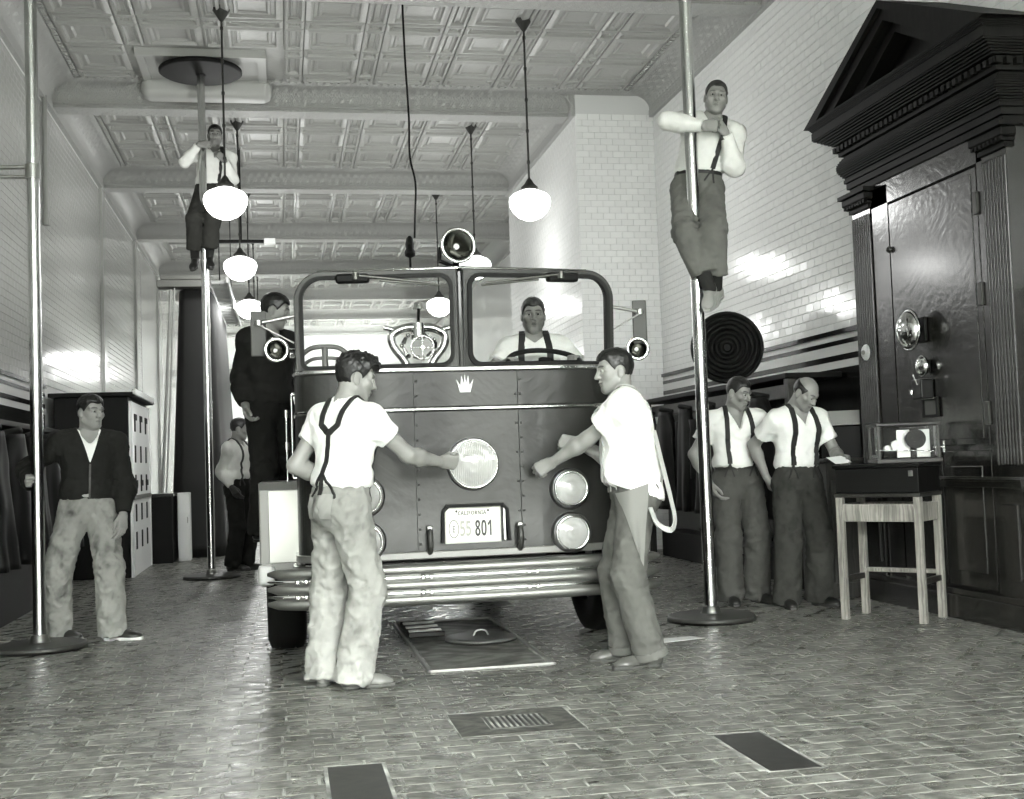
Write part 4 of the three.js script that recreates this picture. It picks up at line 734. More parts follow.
  function patch(pts, n, m) {
    if (pts.some((p) => !p)) return null; const pos = [], idx = []; pts.forEach((p) => pos.push(p.x, p.y, p.z));
    for (let j = 0; j < m - 1; j++) for (let i = 0; i < n - 1; i++) { const a = j * n + i; idx.push(a, a + n, a + 1, a + 1, a + n, a + n + 1); }
    const g = new THREE.BufferGeometry(); g.setAttribute('position', new THREE.Float32BufferAttribute(pos, 3)); g.setIndex(idx); g.computeVertexNormals(); return g;
  }
  // --- belt ---
  if (o.belt) { const g = netMesh((x, y, z) => { const c = Math.abs(beltPl(x, y, z) + 0.018) - 0.016; return c > 0.05 ? c : Math.max(smax(hipsF(x, y, z), -9, 0.01) + fT(x, y, z) - 0.006, c); }, ...box([beltP], 0.26), 0.008 * lod); part('belt', g, mat(o.belt, 0.5), root); }
  // --- suspenders ---
  const ribbon = (pts, nrms, w) => { const secs = pts.map((p, i) => { const t = (pts[Math.min(i + 1, pts.length - 1)]).clone().sub(pts[Math.max(0, i - 1)]).normalize(), n = nrms[i], b = V().crossVectors(t, n).normalize(), q = V().crossVectors(b, t).normalize(); const a = (u, v) => { const r = p.clone().addScaledVector(b, u * w / 2).addScaledVector(q, v); return [r.x, r.y, r.z]; }; return [a(-1, -0.004), a(1, -0.004), a(1, 0.0035), a(-1, 0.0035)]; }); const g = loft(secs).toNonIndexed(); g.computeVertexNormals(); return g; };
  if (o.suspenders) {
    const sp = o.suspenders, sm = mat(sp.tone ?? 0.012, 0.7), w = sp.w ?? 0.036;
    const yc = 0.09, path = (x0, xTop, xBack, bottom) => {              // chest axes: up the front, over the shoulder, down the back
      const pts = [], nr = []; const put = (p, d) => { const q = march(p, d, wear, 0.003); if (q) { pts.push(q); nr.push(d.clone().negate()); } };
      const A = (x, y, z) => on(C, Qc, x, y, z), D = (x, y, z) => V(x, y, z).applyQuaternion(Qc);
      if (sp.front !== false) for (let i = 0; i <= 14; i++) { const y = lerp(bottom, yc, i / 14); put(A(lerp(x0, xTop, i / 14), y, 0.4), D(0, 0, -1)); }
      for (let i = 1; i < 16; i++) { const a = Math.PI * i / 16; put(A(lerp(xTop, lerp(xTop, xBack, 0.4), i / 16), yc + 0.4 * Math.sin(a), 0.4 * Math.cos(a)), D(0, -Math.sin(a), -Math.cos(a))); }
      for (let i = 0; i <= 14; i++) { const y = lerp(yc, sp.join ?? -0.02, i / 14); put(A(lerp(lerp(xTop, xBack, 0.4), xBack, i / 14), y, -0.4), D(0, 0, 1)); }
      return [pts, nr];
    };
    const low = -0.26, tab = -0.19;
    for (const q of sp.only ? [sp.only] : [1, -1]) { const [p, n] = path(q * 0.095, q * 0.1, q * 0.008, tab); if (p.length > 4) part('suspender', ribbon(p, n, w), sm, root);
      for (const e of [0.035, -0.035]) { const pts = [], nr = []; for (let i = 0; i <= 6; i++) { const d = V(0, 0, -1).applyQuaternion(Qc), k = march(on(C, Qc, q * 0.095 + e * i / 6, lerp(tab, low - 0.03, i / 6), 0.4), d, wear, 0.004); if (k) { pts.push(k); nr.push(d.clone().negate()); } } if (pts.length > 4 && sp.front !== false) part('suspender_tab', ribbon(pts, nr, 0.012), sm, root); } }
    { const pts = [], nr = []; for (let i = 0; i <= 12; i++) { const d = V(0, 0, 1).applyQuaternion(Qc), k = march(on(C, Qc, 0, lerp((sp.join ?? -0.02) + 0.02, low - 0.02, i / 12), -0.4), d, wear, 0.004); if (k) { pts.push(k); nr.push(d.clone().negate()); } } if (pts.length > 4) part('back_strap', ribbon(pts, nr, w * 0.8), sm, root); 
      for (const e of [0.1, -0.1]) { const pts2 = [], nr2 = []; for (let i = 0; i <= 8; i++) { const d = V(0, 0, 1).applyQuaternion(Qc), k = march(on(C, Qc, e * i / 8, lerp(-0.16, low - 0.03, i / 8), -0.4), d, wear, 0.004); if (k) { pts2.push(k); nr2.push(d.clone().negate()); } } if (pts2.length > 4) part('back_strap', ribbon(pts2, nr2, 0.014), sm, root); } }
  }
  // --- jacket collar ---
  if (sT.collar) {
    for (const q of [1, -1]) { const pts = []; const m = 6; for (let j = 0; j <= m; j++) for (let i = 0; i <= 4; i++) { const v = j / m, u = i / 4; pts.push(march(on(neck, Qc, q * (0.035 + 0.02 * (1 - v) + u * (0.055 - 0.03 * v)) * (1 - 0.45 * v * v), 0.03 - v * (vDeep * 0.75), 0.4), V(0, 0, -1).applyQuaternion(Qc), shirtF, 0.008)); }
      const g = patch(q > 0 ? pts : pts.map((_, k) => pts[Math.floor(k / 5) * 5 + 4 - (k % 5)]), 5, m + 1); if (g) part('collar', colorBy(g, () => 1), clothMat((sT.tone ?? 0.1) * 1.3), root); }
  }
  if (sT.zip) { const pts = [], nr = []; for (let i = 0; i <= 14; i++) { const d = V(0, 0, -1).applyQuaternion(Qc), k = march(on(C, Qc, 0, lerp(0.2 - vDeep - 0.02, -0.29, i / 14), 0.4), d, shirtF, 0.001); if (k) { pts.push(k); nr.push(d.clone().negate()); } } if (pts.length > 4) part('zip', ribbon(pts, nr, 0.012), mat(0.04, 0.5, 0.5), root); }
  // --- shoes ---
  const sv = o.shoe ?? { tone: 0.03 };
  for (const S of ['L', 'R']) {
    const l = leg[S], m = new THREE.Matrix4().compose(l.an, l.fq, V(s, s, s)), inv = m.clone().invert().elements, wb = 1.04;
    const tf = (f) => (x, y, z) => s * f(inv[0] * x + inv[4] * y + inv[8] * z + inv[12], inv[1] * x + inv[5] * y + inv[9] * z + inv[13], inv[2] * x + inv[6] * y + inv[10] * z + inv[14]);
    const up = union([ell(V(0, -0.04, -0.03), 0.037, 0.042, 0.046, null, 0.03), cone(V(0, -0.03, 0.0), V(0, -0.052, 0.12), 0.04, 0.033, 0.03), ell(V(0, -0.058, 0.145), 0.046, 0.03, 0.062, null, 0.04), cone(V(0, 0.015, -0.012), V(0, -0.02, -0.005), 0.042, 0.042, 0.03), ...(sv.boot ? [cone(V(0, 0.09, -0.015), V(0, 0, -0.01), 0.05, 0.044, 0.03)] : [])]);
    const topF = tf((x, y, z) => Math.max(up(x, y, z), -0.066 - y) - (y > -0.03 && z > 0.03 && z < 0.1 ? 0.0012 * Math.max(0, Math.sin(z * 220)) : 0));
    const sole = tf((x, y, z) => { const w = lerp(0.036, 0.048, sstep(z, 0.0, 0.13)) - (z > 0.14 ? 0.35 * (z - 0.14) : 0), ez = z < -0.03 ? -0.03 - z : 0; const a = Math.hypot(x, ez * 1.05) - w, b = Math.max(-0.078 - z, z - 0.212); const heel = z > 0.02 && z < 0.055 ? 0.008 : 0; return Math.max(a, b, y + 0.063, -0.085 + heel - y); });
    const pts = [[-0.05, 0.11, -0.09], [0.05, -0.09, -0.09], [-0.05, -0.09, 0.22], [0.05, 0.1, 0.1]].map(([a, b, c]) => V(a, b, c).applyMatrix4(m));
    const g = part(sv.boot ? 'boot' : 'shoe', netMesh(topF, ...box(pts, 0.035), 0.0055 * Math.min(lod, 1.6)), leather(sv.tone, sv.rough), root);
    part('sole', netMesh(sole, ...box(pts, 0.03), 0.005 * Math.min(lod, 1.6)), leather(sv.sole ?? 0.03, 0.6), g, sv.sole > 0.2 ? 'pale shoe sole' : undefined);
    if (sv.sock) part('sock', netMesh(union([cone(l.an.clone().lerp(l.kn, 0.32), l.an.clone().addScaledVector(l.an.clone().sub(l.kn).normalize(), 0.01), 0.058 * s, 0.047 * s)]), ...box([l.an, l.an.clone().lerp(l.kn, 0.32)], 0.08), 0.008), mat(sv.sock, 0.9), root);
  }
  root.userData.frames = undefined; delete root.userData.frames;
  return { root, wear, trouserF, shirtF, march, ribbon, on, C, Qc, Qp, Pc, arm, base, neck, Hc, Qh, s };
}
function leather(v, rough = 0.38) { const k = v + '_' + rough; return leatherMats[k] ??= mat(v, rough); }
// ---------- the firemen ----------
const white = { tone: 0.8 };
const A = {};
A.polisher = makePerson({ label: 'man in white T-shirt and pale jeans seen from behind, wiping the centre headlamp', at: [0.3, 0, -6.5], yaw: 128, height: 1.79, pelvis: { w: [0.3, 0.965, -6.52] }, pelvisRot: [-12, 4, 0], chestRot: [4, 7, 3], head: [98, 13, 0], bulk: 1.02,
  armR: { to: { w: [0.86, 1.165, -6.66] }, elbow: { w: [0.1, -1, 0.45] }, dir: { w: [0.85, -0.05, -0.35] }, palm: { w: [0.15, 0.25, -1] }, curl: [55, 58, 60, 62], thumb: 0.9 }, armL: { to: { w: [0.3, 1.07, -6.75] }, elbow: { w: [-1, -0.15, 0.25] }, curl: [45, 45, 45, 45] },
  legL: { to: { w: [0.19, 0.085, -6.6] }, toe: [165, 0], knee: { w: [0.1, 0, -1] } }, legR: { to: { w: [0.34, 0.085, -6.45] }, toe: [92, 0], knee: { w: [1, 0, -0.3] } },
  hair: { tone: 0.006, top: 0.026, side: 0.008, quiff: 0.7, curl: 0.012 }, shirt: { tone: 0.82, sleeve: 0.5, v: 0.01, neck: 0.06, blouse: 1.6 }, trousers: { tone: 0.33, dirt: 0.5, fade: 0.55, ease: 0.024, cuff: 0.098, hem: 0.06, fold: 0.014 }, suspenders: { tone: 0.012, w: 0.034, join: 0.05 }, shoe: { tone: 0.2, sole: 0.09 }, skin: 0.3, belt: undefined });
A.panel = makePerson({ label: 'man in untucked white T-shirt facing left, wiping the right front of the truck', at: [1.955, 0, -6.52], yaw: -98, height: 1.8, pelvis: { w: [1.93, 0.97, -6.55] }, pelvisRot: [0, -2, 0], chestRot: [-6, 9, 3], head: [-88, 3, 0], bulk: 1.03, belly: 0.035,
  armL: { to: { w: [1.49, 1.125, -6.76] }, elbow: { w: [0, -1, 0.2] }, dir: { w: [-0.8, -0.4, -0.4] }, palm: { w: [0.1, -0.35, -0.9] }, curl: [48, 50, 52, 54], thumb: 0.8 }, armR: { to: { w: [1.66, 1.25, -6.75] }, elbow: { w: [0.2, -1, 0.1] }, dir: { w: [-0.8, 0.1, -0.5] }, palm: { w: [-0.2, -0.1, -1] }, curl: [60, 60, 60, 60], thumb: 0.8 },
  legL: { to: { w: [1.955, 0.085, -6.47] }, toe: [-88, 0], knee: { w: [-1, 0, 0.1] } }, legR: { to: { w: [1.89, 0.085, -6.72] }, toe: [-100, 0], knee: { w: [-1, 0, -0.1] } },
  hair: { tone: 0.01, top: 0.012, side: 0.003, quiff: 0.9 }, shirt: { tone: 0.84, sleeve: 0.6, v: 0.0, neck: 0.06, hem: -0.01, hemTilt: 0.3, loose: 0.02, blouse: -0.3 }, trousers: { tone: 0.115, dirt: 0.4, fade: 0.1, cuff: 0.085, hem: 0.03, turnup: true, ease: 0.02 }, shoe: { tone: 0.09, rough: 0.25, sole: 0.05, boot: true }, skin: 0.3, suspenders: { tone: 0.3, w: 0.03, join: 0.03 } });
A.jacket = makePerson({ label: 'man in dark zipped jacket and stained work trousers holding the pole at far left', at: [-1.36, 0, -9.08], yaw: 14, height: 1.79, pelvis: { w: [-1.37, 0.94, -9.08] }, pelvisRot: [2, 0, 0], chestRot: [0, 1, -2], head: [44, 2, 0], bulk: 1.04,
  armR: { to: { w: [-1.71, 1.13, -8.8] }, elbow: { w: [-1, -0.4, -0.6] }, dir: { w: [0.08, 0.12, 1] }, palm: { w: [1, 0, 0] }, curl: [62, 62, 64, 66], thumb: 0.6, mid: 1.15 }, armL: { to: { w: [-1.12, 0.87, -9.0] }, elbow: { w: [0.35, 0, -1] }, palm: { w: [-0.7, 0, -0.7] }, curl: [18, 22, 26, 30] },
  legR: { to: { w: [-1.6, 0.085, -9.16] }, toe: [58, 0], knee: { w: [-0.5, 0, 1] } }, legL: { to: { w: [-1.2, 0.085, -8.97] }, toe: [76, 0], knee: { w: [0.3, 0, 1] } },
  hair: { tone: 0.008, top: 0.014, side: 0.004, quiff: 0.5 }, shirt: { name: 'jacket', tone: 0.014, long: true, v: 0.17, vw: 0.05, neck: 0.07, under: true, collar: true, zip: true, loose: 0.008, hem: 0.055, fold: 0.009, blouse: 1.3 }, trousers: { tone: 0.25, dirt: 0.7, fade: 0.35, cuff: 0.1, hem: 0.045, ease: 0.026, fold: 0.012 }, belt: 0.25, shoe: { tone: 0.02, sole: 0.7 }, skin: 0.27 });
A.poleRight = makePerson({ label: 'man in white long sleeves and grey trousers clinging high up the right pole', at: [3.03, 2.24, -8.3], yaw: -12, height: 1.78, pelvis: { w: [3.02, 3.11, -8.32] }, pelvisRot: [-6, 0, -4], chestRot: [-2, -2, -18], head: [-16, 4, -8], lod: 1.15,
  armR: { to: { w: [2.98, 3.475, -8.03] }, elbow: { w: [-0.8, -0.15, 0.6] }, dir: { w: [1, 0.02, 0.0] }, palm: { w: [0, 0.1, -1] }, curl: [40, 42, 44, 46] }, armL: { to: { w: [3.16, 3.44, -8.08] }, elbow: { w: [0.25, -1, -0.2] }, dir: { w: [-0.65, 0.75, 0.1] }, palm: { w: [-0.2, 0, -1] }, curl: [40, 42, 44, 46] },
  legR: { to: { w: [2.98, 2.33, -8.06] }, knee: { w: [-0.85, 0.1, 0.7] }, toe: [-30, 35] }, legL: { to: { w: [3.06, 2.33, -8.15] }, knee: { w: [-0.33, 0, 1] }, toe: [-45, 30] },
  hair: { tone: 0.02, top: 0.01, side: 0.003, quiff: 0.2, line: 0.078 }, shirt: { tone: 0.75, long: true, v: 0.05, neck: 0.068, loose: 0.004, cuffAt: 0.97 }, trousers: { tone: 0.13, dirt: 0.3, fade: 0.1, cuff: 0.084, hem: -0.1, ease: 0.02 }, suspenders: { tone: 0.012, only: 1, front: true }, shoe: { tone: 0.3, sole: 0.4, sock: 0.012 }, skin: 0.3, stubble: 0.05, brow: 0.4, belt: 0.012 });
A.poleRear = makePerson({ label: 'distant man in white shirt with dark suspender clinging to the rear pole below the ceiling', at: [-0.72, 3.46, -13.86], yaw: 2, height: 1.76, lod: 1.7, pelvis: { w: [-0.72, 4.3, -13.92] }, pelvisRot: [-4, 0, 0], chestRot: [0, 0, -7], head: [4, 2, -3],
  armR: { to: { w: [-0.82, 4.78, -13.62] }, elbow: { w: [-0.2, -0.3, 1] }, dir: { w: [1, 0.02, -0.05] }, palm: { w: [0, 0, -1] }, curl: [40, 40, 40, 40] }, armL: { to: { w: [-0.55, 4.62, -13.68] }, elbow: { w: [0.2, -1, -0.1] }, dir: { w: [-0.7, 0.7, 0.1] }, palm: { w: [-0.3, 0, -1] }, curl: [40, 40, 40, 40] },
  legR: { to: { w: [-0.9, 3.56, -13.8] }, knee: { w: [-0.15, 0, 1] }, toe: [-10, 35] }, legL: { to: { w: [-0.74, 3.56, -13.72] }, knee: { w: [-0.05, 0, 1] }, toe: [10, 35] },
  hair: { tone: 0.01, top: 0.012 }, shirt: { tone: 0.75, long: true, v: 0.03 }, trousers: { tone: 0.035, dirt: 0.2, cuff: 0.085, hem: -0.08 }, suspenders: { tone: 0.012, only: 1 }, shoe: { tone: 0.012, sole: 0.03, sock: 0.01 }, skin: 0.24 });
A.board = makePerson({ label: 'man in black sweater standing on the truck running board beside the windshield', at: [-0.085, 0.642, -9.0], yaw: 42, height: 1.83, pelvisRot: [0, 0, 0], chestRot: [0, 4, 0], head: [82, 14, 0], lod: 1.2, bulk: 1.02,
  armR: { to: { w: [-0.25, 1.62, -8.85] }, elbow: { w: [-0.35, 0, -1] }, palm: { w: [0.5, 0, 0.3] } }, armL: { to: { w: [0.05, 1.72, -9.2] }, elbow: { w: [0.3, 0, -1] } },
  legL: { to: { w: [0.0, 0.73, -9.08] } }, legR: { to: { w: [-0.17, 0.73, -8.92] } },
  hair: { tone: 0.008, top: 0.013, side: 0.004 }, shirt: { name: 'sweater', tone: 0.012, long: true, v: 0.03, neck: 0.064, hem: 0.0, loose: 0.008 }, trousers: { tone: 0.012, dirt: 0.1 }, shoe: { tone: 0.01 }, skin: 0.24 });
A.rear = makePerson({ label: 'man in light long sleeved shirt and black trousers standing beyond the rear pole base', at: [-0.52, 0, -14.6], yaw: 62, height: 1.8, lod: 1.6, head: [88, 6, 0], chestRot: [0, 2, 0],
  armR: { to: { w: [-0.58, 0.97, -14.42] }, elbow: { w: [-0.6, 0, -0.6] }, glove: true }, armL: { to: { w: [-0.32, 0.95, -14.75] } }, legR: { to: { w: [-0.6, 0.085, -14.55] }, toe: [75] }, legL: { to: { w: [-0.44, 0.085, -14.68] }, toe: [70] },
  hair: { tone: 0.006, top: 0.016 }, shirt: { tone: 0.5, long: true, v: 0.02 }, trousers: { tone: 0.014, dirt: 0.1 }, suspenders: { tone: 0.012 }, shoe: { tone: 0.02 }, skin: 0.24 });
A.deskLeft = makePerson({ label: 'man in V-neck T-shirt with suspenders standing just right of the pole, looking down', at: [3.47, 0, -8.95], yaw: -6, height: 1.78, head: [30, 17, 0], chestRot: [0, 2, 0], lod: 1.1, bulk: 1.07, belly: 0.03,
  armR: { to: { w: [3.23, 0.93, -8.91] }, elbow: { w: [-1, 0, -0.6] }, palm: { w: [0.8, 0, 0.2] } }, armL: { to: { w: [3.62, 0.95, -9.18] }, elbow: { w: [0.5, 0, -1] } }, legR: { to: { w: [3.37, 0.085, -8.93] }, toe: [-10] }, legL: { to: { w: [3.6, 0.085, -8.97] }, toe: [20] },
  hair: { tone: 0.012, top: 0.01, side: 0.004, quiff: 0.3 }, shirt: { tone: 0.78, sleeve: 0.6, v: 0.1, vw: 0.045, neck: 0.072, loose: 0.005 }, trousers: { tone: 0.07, dirt: 0.35, fade: 0.1, ease: 0.026, cuff: 0.1, hem: 0.05 }, suspenders: { tone: 0.014 }, belt: 0.02, shoe: { tone: 0.015 }, skin: 0.26 });
A.deskRight = makePerson({ label: 'balding man in white T-shirt and wide suspenders holding a paper by the desk', at: [3.79, 0, -8.56], yaw: 2, height: 1.76, head: [28, 34, -2], chestRot: [6, 9, 0], lod: 1.1, bulk: 1.0,
  armL: { to: { w: [3.99, 1.1, -8.25] }, elbow: { w: [0.5, -1, 0] }, dir: { w: [0.35, -0.25, 0.9] }, palm: { w: [-0.9, -0.3, 0.2] }, curl: [50, 55, 60, 62], thumb: 0.8 }, armR: { to: { w: [3.59, 0.97, -8.66] }, elbow: { w: [-0.6, 0, -0.8] }, palm: { w: [0.9, 0, 0.1] } }, legR: { to: { w: [3.67, 0.085, -8.56] }, toe: [-12] }, legL: { to: { w: [3.92, 0.085, -8.56] }, toe: [22] },
  hair: { tone: 0.012, top: 0.008, side: 0.005, bald: 0.062 }, shirt: { tone: 0.78, sleeve: 0.62, v: 0.06, vw: 0.05, neck: 0.075, loose: 0.003 }, trousers: { tone: 0.045, dirt: 0.5, ease: 0.028, cuff: 0.104, hem: 0.05 }, suspenders: { tone: 0.012, w: 0.042 }, shoe: { tone: 0.015 }, skin: 0.26 });
A.driver = makePerson({ label: 'man in white T-shirt and dark suspenders seated at the steering wheel behind the windshield', at: [1.72, 0.95, -8.15], yaw: -8, height: 1.76, lod: 1.1, pelvis: { w: [1.72, 1.49, -8.12] }, pelvisRot: [0, -8, 0], chestRot: [0, 2, 0], head: [-10, 3, 0],
  armL: { to: { w: [1.93, 1.8, -7.75] }, elbow: { w: [1, -1, 0] }, curl: [60, 60, 60, 60], palm: { w: [0, -1, 0] } }, armR: { to: { w: [1.45, 1.8, -7.75] }, elbow: { w: [-1, -1, 0] }, curl: [60, 60, 60, 60], palm: { w: [0, -1, 0] } },
  legL: { to: { w: [1.85, 1.02, -7.75] }, knee: { w: [0.2, 1, 1] }, toe: [0] }, legR: { to: { w: [1.58, 1.02, -7.75] }, knee: { w: [-0.2, 1, 1] }, toe: [-10] },
  hair: { tone: 0.012, top: 0.012, side: 0.004, quiff: 0.2, line: 0.068 }, shirt: { tone: 0.75, v: 0.0, neck: 0.062, sleeve: 0.6 }, trousers: { tone: 0.05, pockets: false }, suspenders: { tone: 0.012, w: 0.045 }, shoe: { tone: 0.015 }, skin: 0.26 });

// folded-down bib and the loose brace of the panel polisher
{
  const q = A.panel, w = [], n = 9, m = 9; let ok = true;
  for (let j = 0; j < m; j++) for (let i = 0; i < n; i++) { const v = j / (m - 1), u = i / (n - 1), x = lerp(lerp(1.79, 1.87, v), lerp(1.95, 1.91, v), u) - q.base.x, y = lerp(0.96 + 0.05 * u, 0.56 + 0.1 * (1 - u), v); const h = q.march(V(x, y, 0.5), V(0, 0, -1), q.wear, 0.01 + 0.006 * Math.sin(u * 7)); if (!h) ok = false; w.push(h ?? V(x, y, 0.12)); }
  const pos = [], idx = []; w.forEach((p) => pos.push(p.x, p.y, p.z)); for (let j = 0; j < m - 1; j++) for (let i = 0; i < n - 1; i++) { const a = j * n + i; idx.push(a, a + n, a + 1, a + 1, a + n, a + n + 1); }
  const g = new THREE.BufferGeometry(); g.setAttribute('position', new THREE.Float32BufferAttribute(pos, 3)); g.setIndex(idx); g.computeVertexNormals(); part('bib_flap', g, mat(0.2, 0.9), q.root, 'pale cloth flap hanging at the hip');
  const c = new THREE.CatmullRomCurve3([[2.03, 1.3, -6.46], [2.055, 1.12, -6.42], [2.085, 0.92, -6.38], [2.09, 0.8, -6.34], [2.05, 0.755, -6.3], [1.98, 0.79, -6.3], [1.95, 0.88, -6.33]].map((p) => V(...p).sub(q.base))), P = c.getPoints(30);
  part('loose_brace', q.ribbon(P, P.map((p) => V(0.6, 0, 0.8)), 0.03), mat(0.4, 0.8), q.root, 'pale brace strap hanging in a loop behind');
}
// ---------- the panelled watch cabinet on the right wall ----------
{
  const X = 4.45, zf = -8.79, zn = -6.72, B = XR - 0.021;
  const t = thing('watch_cabinet', 'tall dark polished wood cabinet with triangular pediment and fluted pilasters on the right wall', 'cabinet', [B, 0, -7.755]);
  const T = (g) => g.translate(-B, 0, 7.755), W = M.darkWood, W2 = mat(0.008, 0.6, 0, { specularIntensity: 0.35, map: tex(woodMap, 0.8, 0.5) });
  const P = (name, list, m = W, parent = t, label) => part(name, list.map((g) => T(boxUV(g))), m, parent, label);
  P('carcass', [bb(X + 0.05, B, 0.0, 3.3, zf + 0.04, zn - 0.04)]);
  const ring = (o, y0, y1) => bb(X - o, B, y0, y1, zf - o * 0.8, zn + o * 0.8, 0.004);
  P('plinth', [ring(0.04, 0, 0.16), ring(0.025, 0.16, 0.2)]);
  P('base_moulding', [ring(0.03, 0.88, 0.95), ring(0.045, 0.92, 0.94)]);
  for (const [a, b] of [[zf, -8.5], [-6.99, zn]]) {
    P('pedestal', [bb(X - 0.005, X + 0.05, 0.2, 0.88, a, b), bb(X - 0.02, X, 0.3, 0.78, a + 0.05, b - 0.05, 0.008)]);
    const pil = P('pilaster', [bb(X + 0.01, X + 0.06, 0.95, 3.0, a, b)]);
    const n = 8, w = (b - a) / n; for (let i = 0; i < n; i++) part('flute', T(bb(X - 0.004, X + 0.02, 1.02, 2.96, a + w * i + w * 0.18, a + w * (i + 1) - w * 0.18, 0.012)), W, pil);
    P('capital', [bb(X - 0.01, X + 0.06, 3.0, 3.03, a - 0.015, b + 0.015), bb(X - 0.03, X + 0.06, 3.03, 3.06, a - 0.03, b + 0.03, 0.01), bb(X - 0.055, X + 0.06, 3.06, 3.12, a - 0.05, b + 0.05, 0.015), bb(X - 0.075, X + 0.06, 3.12, 3.15, a - 0.07, b + 0.07)], W2);
    const dent = []; for (let z = a - 0.03; z < b + 0.02; z += 0.045) dent.push(bb(X - 0.045, X - 0.02, 3.035, 3.06, z, z + 0.022)); P('capital_bead', [dent[0]], W2, pil); dent.slice(1).forEach((g) => P('capital_bead', [g], W2, pil));
  }
  P('door_frame', [bb(X + 0.015, X + 0.06, 0.2, 3.12, -8.48, -8.24), bb(X + 0.015, X + 0.06, 0.2, 3.12, -7.06, -7.0), bb(X + 0.015, X + 0.06, 2.98, 3.15, -8.48, -7.0)]);
  const door = P('door', [bb(X + 0.012, X + 0.05, 1.16, 2.96, -8.22, -7.07, 0.004)]);
  part('door_panel', T(boxUV(bb(X + 0.006, X + 0.02, 1.2, 2.93, -8.17, -7.13, 0.004))), W, door);
  P('lower_door', [bb(X + 0.012, X + 0.05, 0.22, 1.12, -8.22, -7.66, 0.004), bb(X + 0.004, X + 0.02, 0.32, 1.02, -8.12, -7.76, 0.008)]);
  P('lower_door', [bb(X + 0.012, X + 0.05, 0.22, 1.12, -7.64, -7.07, 0.004), bb(X + 0.004, X + 0.02, 0.32, 1.02, -7.54, -7.17, 0.008)]);
  for (const y of [2.72, 2.13, 1.36]) part('hinge', T(bx(0.03, 0.15, 0.05, X + 0.012, y, -7.075, 0.008)), M.castIron, door);
  part('door_knob', T(new THREE.SphereGeometry(0.025, 14, 10).translate(X - 0.005, 2.62, -8.2)), M.castIron, door);
  P('architrave', [ring(0.0, 3.15, 3.2), ring(0.02, 3.2, 3.25), ring(0.035, 3.25, 3.28)], W2);
  const reeds = []; for (let i = 0; i < 12; i++) { const a = (i + 0.5) / 12, o = 0.02 + 0.06 * Math.sin(a * Math.PI); reeds.push(ring(o, 3.28 + 0.19 * a - 0.007, 3.28 + 0.19 * a + 0.006)); }
  P('reeded_frieze', [ring(0.02, 3.28, 3.47), ...reeds], W2);
  const dn = []; for (let z = zf - 0.06; z < zn + 0.05; z += 0.07) dn.push(bb(X - 0.1, X - 0.03, 3.5, 3.54, z, z + 0.04)); for (let x = X - 0.08; x < B - 0.05; x += 0.07) dn.push(bb(x, x + 0.04, 3.5, 3.54, zn + 0.03, zn + 0.09));
  P('dentil_course', [ring(0.06, 3.47, 3.56), ...dn], W2);
  const cor = []; for (let i = 0; i < 6; i++) cor.push(ring(0.1 + 0.022 * i, 3.56 + 0.012 * i, 3.575 + 0.012 * i)); cor.push(ring(0.22, 3.63, 3.69)); for (let i = 0; i < 5; i++) cor.push(ring(0.215 + 0.008 * i, 3.69 + 0.01 * i, 3.701 + 0.01 * i));
  P('cornice', cor, W2);
  const tri = (o, dz, y0, h) => poly([[zf - o, y0], [zn + o, y0], [(zf + zn) / 2, y0 + h]]);
  const rake = (xf, o, y0, h, inset) => { const s = tri(o, 0, y0, h), k = inset / h * ((zn - zf) / 2 + o) * 1.15; s.holes.push(new THREE.Path([[zf - o + k * 1.5, y0 + inset * 0.25], [zn + o - k * 1.5, y0 + inset * 0.25], [(zf + zn) / 2, y0 + h - inset]].map(([a, b]) => new THREE.Vector2(a, b)))); return ext(s, B - xf).rotateY(-Math.PI / 2).translate(B, 0, 0); };
  P('tympanum', [ext(tri(0.1, 0, 3.73, 0.5), B - X - 0.02).rotateY(-Math.PI / 2).translate(B, 0, 0)], W2);
  P('raking_cornice', [rake(X - 0.25, 0.25, 3.74, 0.58, 0.06), rake(X - 0.21, 0.22, 3.735, 0.54, 0.1), rake(X - 0.12, 0.17, 3.735, 0.5, 0.14)], W2);
  // gongs, call button and frame fixed to the door
  const dome = (r, d) => { const p = []; for (let i = 0; i <= 12; i++) { const a = i / 12 * Math.PI / 2; p.push([r * Math.sin(a) + 1e-4, d * Math.cos(a)]); } p.push([r * 1.03, -0.01], [r * 0.95, -0.02]); return lathe(p, 40).rotateZ(Math.PI / 2); };
  const gong = (name, y, z, r, label) => { const g = thing(name, label, 'bell', [X + 0.006, y, z]); part('gong', dome(r, r * 0.55).translate(-r * 0.75, 0, 0), M.chrome, g); part('rim', new THREE.TorusGeometry(r * 1.02, r * 0.07, 8, 40).rotateY(Math.PI / 2).translate(-r * 0.75, 0, 0), M.brass, g); part('mount', [cyl(0.03, 0.03, r * 0.7, 0, 0, 0, 16).rotateZ(Math.PI / 2).translate(-r * 0.36, 0, 0), bx(0.03, r * 1.3, r * 1.2, -0.016, 0, 0, 0.01)], M.black, g); part('nut', new THREE.SphereGeometry(r * 0.12, 12, 8).translate(-r * 1.33, 0, 0), M.brass, g); return g; };
  gong('alarm_gong', 1.98, -7.82, 0.135, 'large polished round gong high on the cabinet door');
  gong('alarm_gong', 1.72, -7.76, 0.068, 'small polished gong just below the large one on the cabinet door');
  const tp = thing('tapper_box', 'small dark clockwork box with brass fittings below the small gong on the cabinet door', 'box', [X + 0.003, 1.56, -7.76]);
  part('case', bx(0.1, 0.14, 0.13, -0.05, 0, 0, 0.012), M.blackGloss, tp); part('lever', [rod([-0.1, 0.03, 0.02], [-0.13, 0.1, 0.02], 0.006), cyl(0.014, 0.014, 0.03, -0.12, -0.02, -0.03, 12)], M.brass, tp);
